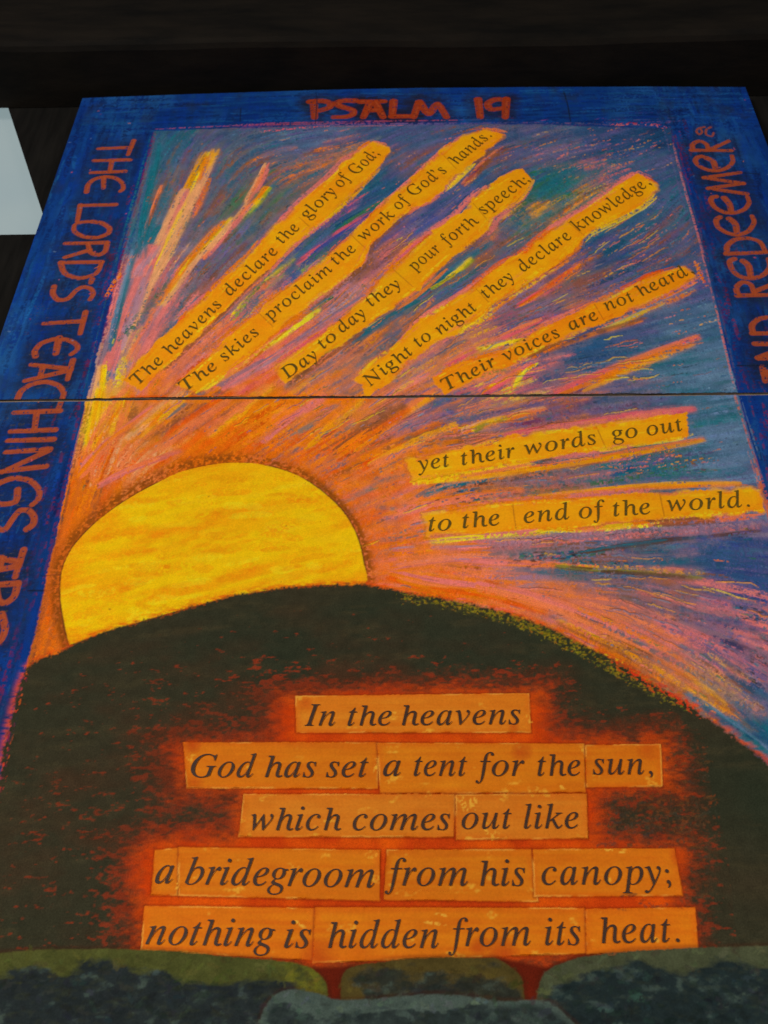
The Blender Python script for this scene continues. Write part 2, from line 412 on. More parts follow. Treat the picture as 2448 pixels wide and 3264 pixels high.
DIRS = [((340, 520), (400, 340)), ((300, 620), (455, 330)), ((330, 640), (580, 345)), ((240, 800), (300, 560)), ((210, 850), (232, 730)), ((190, 960), (205, 870)),
    ((271, 830), (455, 640)), ((455, 640), (673, 420)), ((673, 420), (840, 310)), ((385, 840), (573, 690)), ((573, 690), (777, 500)), ((777, 500), (1060, 290)), ((600, 810), (848, 600)), ((848, 600), (1140, 370)),
    ((780, 830), (1016, 650)), ((1016, 650), (1260, 480)), ((1260, 480), (1420, 390)), ((940, 830), (1167, 730)), ((1167, 730), (1510, 590)), ((1050, 830), (1330, 770)), ((1330, 770), (1515, 730)),
    ((1180, 830), (1500, 800)), ((880, 1010), (1200, 955)), ((1200, 955), (1510, 910)), ((1510, 910), (1640, 890)), ((920, 1130), (1250, 1110)), ((1250, 1110), (1650, 1070)), ((980, 1200), (1300, 1180)), ((1300, 1180), (1650, 1150)),
    ((1100, 1240), (1500, 1240)), ((860, 1270), (1100, 1310)), ((1100, 1310), (1350, 1420)), ((1350, 1420), (1650, 1630)), ((1250, 1300), (1480, 1400)), ((1480, 1400), (1660, 1520)), ((1500, 1290), (1660, 1330)),
    ((300, 1000), (470, 880)), ((470, 960), (640, 850)), ((700, 980), (850, 890)), ((790, 1080), (900, 1030)), ((1200, 320), (1330, 290)), ((1300, 380), (1440, 330)), ((1440, 480), (1490, 430)), ((950, 320), (1050, 290)), ((600, 330), (760, 300)),
    ((150, 1200), (190, 1060)), ((110, 1350), (140, 1200)), ((80, 1440), (120, 1320))]
dp = np.array([(Q(*a) + Q(*b2)) / 2 for a, b2 in DIRS]); da = np.array([math.atan2(*(Q(*b2) - Q(*a))[::-1]) for a, b2 in DIRS])
def direction(p):
    w = 1 / (((dp - p) ** 2).sum(1) + 1e-4) ** 1.6
    return .5 * math.atan2((w * np.sin(2 * da)).sum(), (w * np.cos(2 * da)).sum())

ZONES = [((330, 310), 'steel teal blue steel'), ((480, 300), 'steel blue violet grey'), ((650, 300), 'steel blue lsteel violet'), ((850, 300), 'steel blue violet'), ((1180, 310), 'violet blue blue steel mauve'), ((1330, 310), 'blue deep violet deep'), ((1420, 310), 'blue deep ink'),
    ((330, 430), 'teal grey brown steel'), ((400, 420), 'steel brown grey violet'), ((290, 520), 'teal teal steel'), ((480, 380), 'violet grey brown steel teal'), ((560, 420), 'steel green grey brown'), ((640, 380), 'steel grey brown teal orange'),
    ((560, 520), 'grey brown steel mauve green'), ((460, 560), 'grey brown mauve violet'), ((300, 600), 'pink mauve salmon peach'), ((270, 700), 'pink lilac mauve pink salmon'), ((360, 640), 'mauve brown pink teal'), ((330, 690), 'teal mauve steel pink'), ((225, 780), 'lilac pink yellow steel'), ((210, 880), 'amber yellow peach'),
    ((720, 350), 'steel grey orange brown'), ((880, 350), 'steel blue grey brown violet'), ((700, 540), 'blue steel green violet'), ((620, 580), 'royal steel lime pink'), ((540, 650), 'pink salmon teal mauve'), ((440, 770), 'salmon pink orange mauve'), ((350, 830), 'salmon pink orange'),
    ((830, 420), 'steel deep blue teal'), ((760, 470), 'royal rose violet blue'), ((920, 480), 'violet blue mauve royal'), ((1010, 420), 'blue violet steel'), ((850, 560), 'violet mauve pink brown'), ((760, 640), 'mauve pink lilac orange grey'), ((620, 760), 'salmon pink rose orange'), ((520, 820), 'orange salmon redor rose'),
    ((1090, 340), 'blue violet brown steel'), ((1200, 400), 'teal green teal steel'), ((1300, 380), 'steel teal blue pink'), ((1400, 340), 'blue steel violet'), ((1150, 480), 'teal steel amber brown green'), ((1070, 540), 'steel grey brown orange violet'), ((960, 620), 'steel grey violet brown teal'), ((860, 700), 'steel grey orange brown'), ((720, 810), 'orange salmon grey mauve'),
    ((1280, 420), 'amber orange teal steel olive'), ((1350, 480), 'blue teal violet steel'), ((1440, 430), 'blue steel teal violet'), ((1460, 530), 'blue steel brown violet'), ((1330, 550), 'teal deep blue violet'), ((1230, 600), 'violet blue brown orange grey'), ((1130, 680), 'violet mauve grey rose brown'), ((1020, 750), 'mauve pink orange grey amber'), ((930, 800), 'orange amber pink mauve'),
    ((1400, 560), 'blue violet steel brown'), ((1500, 620), 'steel blue violet'), ((1400, 660), 'lsteel mauve blue'), ((1250, 740), 'blue steel deep blue'), ((1380, 690), 'blue steel violet'), ((1480, 700), 'steel lsteel blue'), ((1160, 800), 'mauve pink blue steel'), ((1080, 840), 'rose yellow mauve pink orange'), ((1450, 790), 'steel lsteel teal'), ((1550, 800), 'lsteel steel lsteel'), ((1540, 700), 'steel blue lsteel'),
    ((300, 920), 'orange salmon brown amber'), ((420, 900), 'orange brown salmon grey'), ((560, 890), 'orange amber redor orange'), ((700, 880), 'orange salmon orange grey'), ((820, 890), 'orange salmon brown mauve'), ((250, 1000), 'orange salmon redor peach'), ((450, 960), 'orange redor orange'), ((640, 960), 'orange redor grey orange'), ((780, 960), 'orange redor brown salmon'), ((170, 1080), 'redor orange brown orange'), ((130, 1220), 'redor orange brown'), ((100, 1380), 'orange brown redor dbrown'),
    ((940, 900), 'violet salmon steel brown'), ((1050, 890), 'orange violet mauve steel'), ((1180, 890), 'violet wine brown mauve orange'), ((1350, 860), 'violet steel mauve blue'), ((1520, 860), 'steel lsteel teal'), ((960, 960), 'salmon orange grey brown'), ((840, 1030), 'orange salmon redor orange grey'), ((830, 1150), 'redor orange grey salmon'), ((870, 1090), 'pink orange salmon'),
    ((1000, 1060), 'salmon brown teal orange'), ((1150, 1040), 'pink teal brown mauve orange'), ((1300, 1020), 'teal steel mauve pink'), ((1430, 1010), 'teal green steel violet'), ((1560, 980), 'lsteel steel lsteel'), ((1590, 1030), 'steel violet lsteel'), ((1100, 1190), 'mauve pink grey lilac'), ((1280, 1160), 'mauve lilac pink steel'), ((1500, 1150), 'mauve violet steel lilac'), ((900, 1220), 'orange salmon pink orange'), ((1000, 1240), 'salmon pink orange'),
    ((1250, 1220), 'teal brown steel mauve'), ((1400, 1210), 'blue steel teal brown'), ((1550, 1200), 'blue steel royal blue'), ((1640, 1240), 'blue royal violet'), ((1450, 1270), 'steel brown mauve pink'), ((1600, 1310), 'violet mauve pink blue'), ((1180, 1290), 'salmon orange mauve'), ((950, 1270), 'redor orange'), ((1080, 1300), 'redor salmon orange'), ((1250, 1350), 'salmon pink pink'), ((1400, 1370), 'mauve pink grey salmon'), ((1560, 1390), 'pink mauve violet ink'), ((1650, 1430), 'mauve violet pink'),
    ((1220, 1370), 'redor brown orange'), ((1330, 1410), 'brown orange dbrown amber'), ((1450, 1460), 'orange brown grey salmon'), ((1540, 1490), 'grey brown mauve amber'), ((1620, 1520), 'steel mauve blue'), ((1560, 1540), 'brown orange steel'), ((1640, 1600), 'teal steel deep')]
zp = np.array([Q(*a) for a, _ in ZONES]); zc = [s.split() for _, s in ZONES]
def zone_colour(p, power=2.5):
    w = 1 / (((zp - p) ** 2).sum(1) + 2e-5) ** power
    k = rng.choice(len(zc), p=w / w.sum())
    return zc[k][rng.integers(len(zc[k]))]

# under-painting
step = .02
gx = np.arange(XL, XR + step, step); gz = np.arange(ZB, ZT + step, step)
under = np.zeros((len(gz), len(gx), 3), np.float32)
mean_c = np.array([np.mean([alb(PAL[n]) for n in s], 0) for s in zc])
for i, b2 in enumerate(gz):
    for j, a in enumerate(gx):
        w = 1 / (((zp - [a, b2]) ** 2).sum(1) + 4e-4) ** 2; under[i, j] = (w[:, None] * mean_c).sum(0) / w.sum()
fi = (ZZ - gz[0]) / step; fj = (XX - gx[0]) / step
i0 = np.clip(fi.astype(int), 0, len(gz) - 2); j0 = np.clip(fj.astype(int), 0, len(gx) - 2); fi = (fi - i0)[..., None]; fj = (fj - j0)[..., None]
U = (under[i0, j0] * (1 - fj) + under[i0, j0 + 1] * fj) * (1 - fi) + (under[i0 + 1, j0] * (1 - fj) + under[i0 + 1, j0 + 1] * fj) * fi
border_copy = COL.copy()
full = (slice(0, H), slice(0, W))
COL[:] = U * (.8 + .4 * MID[..., None])

def curve_from(p, l, wob=.12):
    pts = [p]; n = 5
    for s in range(n):
        a = direction(pts[-1]) + rng.normal(0, wob * .3)
        pts.append(pts[-1] + np.array([math.cos(a), math.sin(a)]) * l / n)
    return np.array(pts)

sx0, sz0 = SKY.min(0); sx1, sz1 = SKY.max(0)
zlow = Q(0, 1700)[1]
def random_sky():
    while True:
        p = np.array([rng.uniform(IL - .01, IR + .04), rng.uniform(zlow, zi(0) + .02)])
        return p
for n, wlo, whi, llo, lhi, al, gr, hh in ((3000, .010, .024, .06, .18, .7, .36, .0005), (3600, .005, .011, .04, .13, .78, .46, .0008), (2300, .002, .0045, .02, .08, .8, .52, .0010)):
    for i in range(n):
        p = random_sky(); pc = p + rng.normal(0, .012, 2)
        cv = curve_from(p, rng.uniform(llo, lhi))
        stroke(cv, rng.uniform(wlo, whi), C(zone_colour(cv[2] + rng.normal(0, .006, 2), 3.2), .15), al, gr, hh * rng.uniform(.3, 1))

def smooth_path(P_, n=6):
    P_ = np.asarray(P_, float)
    if len(P_) < 3:
        return np.linspace(P_[0], P_[-1], n * 2)
    t = np.r_[0, np.cumsum(np.linalg.norm(np.diff(P_, axis=0), axis=1))]; t /= t[-1]
    out = []
    for i in range(len(P_) - 1):
        p0, p1, p2, p3 = P_[max(i - 1, 0)], P_[i], P_[i + 1], P_[min(i + 2, len(P_) - 1)]
        for s in np.linspace(0, 1, n, endpoint=False):
            out.append(.5 * ((2 * p1) + (p2 - p0) * s + (2 * p0 - 5 * p1 + 4 * p2 - p3) * s * s + (3 * p1 - p0 - 3 * p2 + p3) * s ** 3))
    out.append(P_[-1])
    return np.array(out)

def ray_bundle(px, w0, w1, names, n, al=.85, grain=.20, thin=(.003, .010), h=.001, rag=.7):
    """a ray built up from many thin strokes lying side by side along a measured centre line (px; widths in px too)"""
    P_ = smooth_path(QQ(px)); names = names.split()
    m = len(P_)
    sc = np.linalg.norm(Q(px[0][0] + 10, px[0][1]) - Q(*px[0])) / 10; sc2 = np.linalg.norm(Q(px[-1][0] + 10, px[-1][1]) - Q(*px[-1])) / 10
    tang = np.gradient(P_, axis=0); tang /= np.linalg.norm(tang, axis=1)[:, None] + 1e-9
    nor = np.stack([-tang[:, 1], tang[:, 0]], 1)
    for i in range(n):
        a = rng.uniform(-.06, .8); b2 = a + rng.uniform(.12, .5)
        ia, ib = int(np.clip(a, 0, 1) * (m - 1)), int(np.clip(b2, 0, 1) * (m - 1))
        if ib - ia < 2: continue
        o = rng.uniform(-.5, .5) * (1 + rag * rng.normal() * .3)
        ws = np.linspace(w0 * sc, w1 * sc2, m)[ia:ib + 1]
        pth = P_[ia:ib + 1] + nor[ia:ib + 1] * (o * ws)[:, None]
        k = max(1, len(pth) // 6)
        pth = np.vstack([pth[::k], pth[-1:]]) + rng.normal(0, .0012, 2)
        u = (o + .5) * len(names); nm = names[int(np.clip(u + rng.normal(0, .45), 0, len(names) - 1))]
        stroke(pth, rng.uniform(*thin), C(nm, .1), al, grain, h * rng.uniform(.4, 1))

# rays without words (names run from the left of the ray's travel to its right reversed: first = left side)
RB = ray_bundle
RB([(255, 760), (300, 640), (352, 540), (400, 440), (455, 330)], 36, 32, 'peach peach yellow amber', 130, .8, .05, (.005, .014))
RB([(430, 400), (446, 360), (462, 322)], 22, 22, 'amber orange', 14, .85, .05)
RB([(418, 470), (436, 430), (450, 385)], 9, 9, 'orange salmon redor', 18, .8, .4)
RB([(270, 700), (315, 590), (360, 490), (400, 410)], 26, 18, 'pink peach peach', 46, .8, .1, (.005, .012))
RB([(250, 700), (290, 600), (330, 530)], 50, 30, 'lilac pink lilac pink', 80, .85, .1, (.005, .012))
RB([(225, 800), (262, 700), (300, 600)], 40, 30, 'lilac pink pink mauve', 70, .8, .15, (.005, .012))
RB([(290, 780), (330, 700), (372, 630)], 34, 30, 'pink lilac salmon', 40, .8, .2, (.004, .010))
RB([(345, 660), (420, 560), (500, 470)], 20, 20, 'peach yellow orange', 60, .85, .1)
RB([(520, 470), (560, 430), (580, 405)], 16, 14, 'lime yellow amber orange', 70, .9, .08)
RB([(440, 560), (490, 500), (540, 440)], 14, 14, 'pink salmon peach', 50, .85, .1)
RB([(530, 440), (555, 400), (578, 352)], 10, 14, 'pink salmon peach', 50)
RB([(262, 640), (290, 560), (320, 480), (350, 400)], 10, 8, 'brown salmon', 20)
RB([(300, 560), (306, 470), (330, 370), (338, 310)], 22, 16, 'teal teal steel', 50)
RB([(236, 760), (258, 660), (292, 540)], 10, 12, 'teal steel lsteel', 40)
RB([(200, 975), (210, 880), (222, 790)], 20, 16, 'amber yellow peach', 70)
RB([(190, 960), (200, 900), (214, 840)], 12, 8, 'amber yellow', 30)
RB([(255, 740), (310, 680), (370, 600)], 18, 26, 'teal green steel', 30, .7, .55)
RB([(440, 650), (530, 560), (600, 490)], 10, 9, 'royal violet pink', 40)
RB([(600, 480), (680, 420), (740, 380)], 9, 9, 'pink salmon rose', 30)
RB([(500, 690), (560, 620), (640, 560)], 8, 8, 'lime green yellow', 25, .8, .5)
RB([(640, 560), (740, 480), (850, 420)], 22, 18, 'green deep steel blue', 60)
RB([(640, 570), (720, 510), (800, 460)], 12, 12, 'royal rose violet', 50)
RB([(660, 690), (690, 660), (720, 640)], 10, 14, 'green teal', 25, .8, .3)
RB([(440, 840), (560, 760), (690, 670)], 8, 6, 'lemon yellow', 40)
RB([(470, 800), (560, 740), (650, 690)], 14, 12, 'rose pink salmon', 40)
RB([(480, 840), (600, 770), (720, 690), (800, 640)], 20, 22, 'pink lilac pink mauve', 80)
RB([(760, 740), (840, 690), (910, 650)], 18, 14, 'grey steel teal', 40)
RB([(870, 660), (960, 590), (1060, 520)], 14, 20, 'teal steel grey', 50)
RB([(930, 625), (985, 590), (1020, 560)], 5, 5, 'lime yellow', 20)
RB([(850, 560), (920, 510), (990, 460)], 10, 8, 'pink salmon', 20)
RB([(1000, 400), (1050, 350), (1090, 318)], 12, 12, 'brown wine salmon', 30)
RB([(1180, 490), (1260, 430), (1320, 400)], 14, 12, 'amber orange brown', 36, .8, .55)
RB([(1080, 590), (1180, 530), (1260, 480)], 10, 8, 'orange amber brown', 30, .8, .5)
RB([(1170, 430), (1220, 390), (1260, 370)], 40, 30, 'teal green teal', 40, .7, .5)
RB([(1120, 660), (1200, 610), (1250, 570)], 9, 7, 'orange redor rose', 30)
RB([(960, 790), (1060, 740), (1170, 690)], 10, 8, 'rose pink salmon', 36)
RB([(1030, 755), (1080, 745), (1130, 730)], 8, 5, 'yellow lemon', 20)
RB([(1040, 850), (1110, 810), (1150, 790)], 24, 14, 'rose orange rose pink', 60)
RB([(1110, 835), (1130, 805), (1160, 785)], 10, 6, 'yellow lemon orange', 24)
RB([(1040, 812), (1070, 802), (1100, 792)], 9, 4, 'olive lime', 16, .9, .2)
RB([(1200, 850), (1320, 800), (1420, 760), (1510, 728)], 22, 12, 'orange pink rose salmon pink', 100)
RB([(1260, 845), (1380, 790), (1500, 745)], 7, 7, 'amber orange', 40)
RB([(1290, 720), (1400, 670), (1500, 625)], 12, 10, 'orange yellow lsteel', 40)
RB([(1180, 760), (1290, 720), (1400, 690)], 9, 7, 'orange brown', 30)
RB([(1404, 602), (1450, 588), (1480, 582)], 8, 14, 'pink rose pink', 30)
RB([(1000, 935), (1090, 905), (1180, 885)], 20, 14, 'orange salmon peach', 46)
RB([(1020, 930), (1060, 912), (1094, 903)], 12, 10, 'olive yellow amber', 40)
RB([(1090, 940), (1250, 915), (1380, 895), (1500, 882)], 8, 8, 'rose pink rose', 70)
RB([(1110, 915), (1250, 890), (1400, 870)], 22, 18, 'violet wine violet grey', 60, .7, .55)
RB([(850, 975), (930, 965), (1000, 955)], 20, 12, 'orange salmon orange', 50)
RB([(900, 1040), (1100, 1020), (1300, 990), (1520, 950)], 12, 10, 'amber orange salmon', 90)
RB([(960, 1085), (1100, 1060), (1280, 1040), (1450, 1010), (1520, 985)], 20, 18, 'green brown teal teal', 90, .75, .62)
RB([(960, 1055), (1100, 1035), (1250, 1020)], 8, 10, 'dbrown teal', 34, .8, .6)
RB([(1320, 1030), (1350, 1022), (1372, 1010)], 12, 10, 'teal deep', 18)
RB([(830, 1120), (900, 1095), (1000, 1075), (1130, 1060)], 16, 16, 'pink salmon pink orange', 70)
RB([(1000, 1095), (1200, 1072), (1400, 1052), (1600, 1045)], 9, 9, 'orange salmon amber', 70)
RB([(930, 1170), (1080, 1155), (1260, 1143), (1450, 1128)], 7, 8, 'lemon yellow amber', 60)
RB([(1050, 1180), (1250, 1160), (1450, 1145), (1655, 1130)], 22, 20, 'pink mauve lilac mauve', 110, .75, .55)
RB([(850, 1190), (950, 1185), (1060, 1180)], 18, 16, 'orange pink lilac orange', 50)
RB([(860, 1225), (980, 1210), (1100, 1215), (1290, 1225)], 16, 10, 'orange pink salmon lilac', 70)
RB([(1200, 1215), (1350, 1225), (1520, 1235)], 12, 10, 'amber pink teal', 50, .8, .55)
RB([(1090, 1205), (1180, 1200), (1330, 1190)], 10, 10, 'brown green teal', 30, .7, .6)
RB([(1200, 1225), (1280, 1232), (1420, 1240), (1520, 1250)], 3, 3, 'dbrown olive', 16)
RB([(1230, 1198), (1400, 1172), (1640, 1146)], 3, 3, 'dbrown teal', 18)
RB([(840, 1240), (930, 1262), (1050, 1280), (1180, 1320)], 24, 22, 'redor orange salmon pink', 100)
RB([(1030, 1262), (1180, 1300), (1330, 1360), (1480, 1440)], 22, 26, 'salmon pink pink salmon', 110)
RB([(1200, 1345), (1330, 1405), (1450, 1475), (1560, 1545)], 18, 18, 'orange brown orange amber', 90, .8, .5)
RB([(1250, 1320), (1400, 1390), (1540, 1470), (1650, 1550)], 24, 30, 'grey mauve orange mauve', 90, .75, .55)
RB([(1480, 1500), (1570, 1560), (1660, 1625)], 12, 14, 'steel teal lsteel', 50)
RB([(1500, 1180), (1580, 1190), (1680, 1200)], 60, 70, 'blue steel royal', 60, .6, .5)
RB([(780, 1000), (860, 960), (960, 915)], 26, 20, 'orange redor brown orange', 70)
RB([(240, 860), (520, 862), (800, 866)], 12, 14, 'orange redor orange', 50)
RB([(170, 1030), (230, 960), (330, 880)], 18, 14, 'salmon orange pink', 50)
RB([(210, 1050), (290, 1010), (390, 975)], 10, 8, 'pink salmon', 40)
for px_, nm_ in (([(195, 975), (235, 905), (280, 840)], 'orange amber salmon'), ([(280, 955), (340, 900), (405, 845)], 'amber orange peach'), ([(350, 960), (430, 900), (510, 850)], 'salmon orange redor'),
                 ([(455, 945), (530, 885), (600, 830)], 'orange amber salmon'), ([(560, 950), (640, 890), (700, 850)], 'pink salmon orange'), ([(650, 965), (720, 905), (790, 848)], 'amber orange orange'),
                 ([(760, 970), (850, 905), (945, 845)], 'orange amber salmon'), ([(720, 985), (800, 930), (880, 880)], 'redor orange brown'), ([(800, 1010), (900, 960), (990, 920)], 'orange salmon amber')):
    RB(px_, 30, 26, nm_, 42, .8, .3, (.004, .011))
for k in range(7):                                        # hatch marks right of the sun
    yy = 1035 + k * 22
    RB([(812, yy), (850, yy - 3), (882, yy - 10)], 9, 8, ['grey', 'orange', 'salmon', 'grey', 'steel', 'orange', 'grey'][k], 8, .7, .5)
for i in range(420):                                      # dark specks of old paint in the dry-brushed passages
    cx, cy, rx, ry = [(930, 950, 110, 30), (1080, 1075, 130, 22), (1620, 1350, 90, 60), (1200, 1205, 120, 14), (1500, 1320, 130, 30), (1600, 1440, 80, 50)][rng.integers(6)]
    p = Q(cx + rng.normal(0, rx * .5), cy + rng.normal(0, ry * .5))
    a = direction(p); l = rng.uniform(.004, .012)
    stroke(np.array([p, p + np.array([math.cos(a), math.sin(a)]) * l]), rng.uniform(.002, .004), C(['teal', 'dark', 'deep', 'dbrown'][rng.integers(4)]), .85, .2, 0, None, .8)

def boxblur(A, r):
    for ax in (0, 1):
        c = np.cumsum(np.pad(A, [(r + 1, r) if a_ == ax else (0, 0) for a_ in range(A.ndim)], mode='edge'), ax)
        n_ = A.shape[ax]
        A = (np.take(c, np.arange(2 * r + 1, 2 * r + 1 + n_), ax) - np.take(c, np.arange(0, n_), ax)) / (2 * r + 1)
    return A.astype(np.float32)
soft = boxblur(boxblur(COL, 3), 2)                        # the pastel has been rubbed with a finger in places
sm = np.clip((vnoise(.07, .07, 55, 3) - .34) * 2.6, 0, .62)[..., None]
COL[:] = COL * (1 - sm) + soft * sm
for i in range(4600):                                     # and drawn into again with the edge of the stick
    p = random_sky(); cv = curve_from(p, rng.uniform(.012, .06))
    stroke(cv, rng.uniform(.0018, .0055), C(zone_colour(cv[2] + rng.normal(0, .008, 2), 2.8), .24), .72, .62, .0012)
for i in range(2400):                                     # short cool stubble between the rays
    p = random_sky(); nm = zone_colour(p, 3)
    if nm in ('orange', 'amber', 'redor', 'salmon', 'pink', 'peach', 'yellow', 'rose') and rng.random() < .75: continue
    cv = curve_from(p, rng.uniform(.006, .03), .6)
    stroke(cv, rng.uniform(.0020, .0045), C(['teal', 'steel', 'green', 'dark', 'deep', 'brown', 'orange', 'lsteel', 'olive'][rng.choice(9, p=[.18, .2, .08, .1, .12, .1, .1, .08, .04])], .15), .65, .55, .001)
for i in range(620):                                      # orange, rose and violet scribble over the cool upper right
    cx, cy, rx, ry = [(1290, 430, 90, 50), (1400, 520, 80, 80), (1200, 330, 120, 30), (1330, 600, 130, 50), (1180, 560, 110, 60), (1450, 640, 50, 80), (950, 400, 120, 80), (700, 340, 150, 40), (1340, 330, 80, 40), (1400, 1000, 110, 30)][rng.integers(10)]
    p = Q(cx + rng.normal(0, rx * .6), cy + rng.normal(0, ry * .6)); cv = curve_from(p, rng.uniform(.012, .055), .6)
    stroke(cv, rng.uniform(.002, .0055), C(['orange', 'brown', 'pink', 'salmon', 'violet', 'royal', 'amber', 'mauve'][rng.integers(8)], .15), .68, .6, .0012)
for i in range(330):                                      # torn-paper creases, shading painted in: dark line beside a bright lip
    cx, cy, rx, ry = [(1150, 720, 300, 120), (900, 620, 260, 120), (620, 700, 200, 120), (800, 900, 330, 60), (1100, 960, 260, 60), (1100, 1150, 300, 70), (1350, 520, 120, 90), (1250, 790, 220, 50), (1400, 1300, 220, 90)][rng.integers(9)]
    p = Q(cx + rng.normal(0, rx * .5), cy + rng.normal(0, ry * .5)); cv = curve_from(p, rng.uniform(.02, .08), .5) + rng.normal(0, .0012, (6, 2))
    stroke(cv, rng.uniform(.0016, .0026), C(['dbrown', 'dark', 'brown', 'deep'][rng.integers(4)]), .62, .15, 0)
    stroke(cv + [rng.uniform(-.001, .001), -.0026], rng.uniform(.0022, .004), C(['amber', 'orange', 'pink', 'yellow', 'lsteel'][rng.integers(5)]), .6, .3, .0013)

# ---- 3. the word strips of the sky: torn amber paper
STRIPS = [
 dict(up=[(268, 822), (326, 750), (392, 691), (455, 636), (477, 610), (543, 548), (576, 505), (628, 458), (673, 417), (715, 382), (750, 344), (778, 326), (805, 308), (838, 318)],
      lo=[(306, 842), (356, 794), (398, 756), (444, 712), (492, 666), (536, 620), (584, 578), (628, 531), (691, 483), (743, 438), (784, 400), (819, 365), (842, 334)], cut=[((476, 622), (500, 640)), ((646, 470), (668, 490))]),
 dict(up=[(380, 832), (429, 787), (477, 746), (525, 703), (561, 676), (573, 658), (635, 614), (668, 588), (712, 552), (745, 520), (777, 490), (819, 451), (864, 413), (923, 358), (968, 316), (1003, 292), (1048, 282), (1088, 290)],
      lo=[(425, 851), (477, 813), (528, 776), (573, 739), (624, 695), (679, 655), (731, 614), (786, 570), (798, 531), (847, 486), (888, 451), (927, 434), (961, 406), (993, 375), (1024, 347), (1062, 320), (1090, 299)], cut=[((558, 676), (590, 706)), ((758, 508), (792, 540)), ((952, 330), (985, 365))]),
 dict(up=[(590, 800), (602, 787), (672, 739), (731, 695), (786, 647), (815, 614), (848, 581), (888, 545), (937, 500), (986, 469), (1027, 424), (1072, 392), (1111, 368), (1128, 365)],
      lo=[(617, 829), (657, 802), (712, 761), (786, 710), (845, 666), (878, 644), (906, 622), (951, 580), (1003, 535), (1055, 496), (1066, 472), (1090, 452), (1121, 431), (1149, 389)], cut=[((848, 582), (892, 620)), ((1022, 440), (1056, 480))]),
 dict(up=[(768, 818), (793, 791), (845, 754), (881, 715), (922, 682), (971, 654), (1016, 625), (1069, 584), (1098, 564), (1129, 550), (1183, 503), (1233, 472), (1288, 438), (1338, 399), (1377, 376), (1417, 397)],
      lo=[(797, 855), (845, 824), (881, 780), (950, 740), (1032, 690), (1061, 658), (1110, 629), (1167, 590), (1202, 569), (1249, 534), (1264, 507), (1319, 480), (1385, 445), (1421, 412)], cut=[((1026, 622), (1056, 654)), ((1226, 480), (1262, 510))]),
 dict(up=[(934, 817), (963, 801), (1044, 772), (1102, 752), (1167, 711), (1232, 682), (1289, 654), (1375, 613), (1404, 598), (1481, 574)],
      lo=[(960, 850), (1044, 809), (1110, 788), (1167, 756), (1224, 731), (1289, 703), (1371, 666), (1453, 629), (1504, 602)], cut=[((1284, 658), (1304, 692))]),
 dict(up=[(880, 995), (929, 981), (1020, 967), (1096, 943), (1201, 929), (1297, 919), (1392, 905), (1483, 891)],
      lo=[(891, 1038), (963, 1029), (1082, 1008), (1192, 988), (1297, 972), (1406, 957), (1488, 946)], cut=[((1288, 922), (1308, 968))]),
 dict(up=[(913, 1110), (1010, 1098), (1106, 1086), (1230, 1079), (1368, 1067), (1535, 1060), (1655, 1050)],
      lo=[(920, 1162), (1034, 1153), (1135, 1146), (1240, 1141), (1345, 1129), (1440, 1122), (1559, 1115), (1654, 1109)], cut=[((1107, 1090), (1115, 1146)), ((1424, 1064), (1436, 1122))])]
PID = {}                                                  # part id -> (board, name, label)
pid = 100
SLIP = []                                                 # part ids of the slips of each strip
TEAR = vnoise(.030, .030, 77, 2); LIFT = np.zeros((H, W), np.float32)
def crisp(poly, rough, seed_noise=True):
    sl = win_of(poly, .012)
    sd = poly_sd(poly, sl) + (MID[sl] - .5) * rough + (TOOTH[sl] - .5) * rough * .8
    return sl, sd
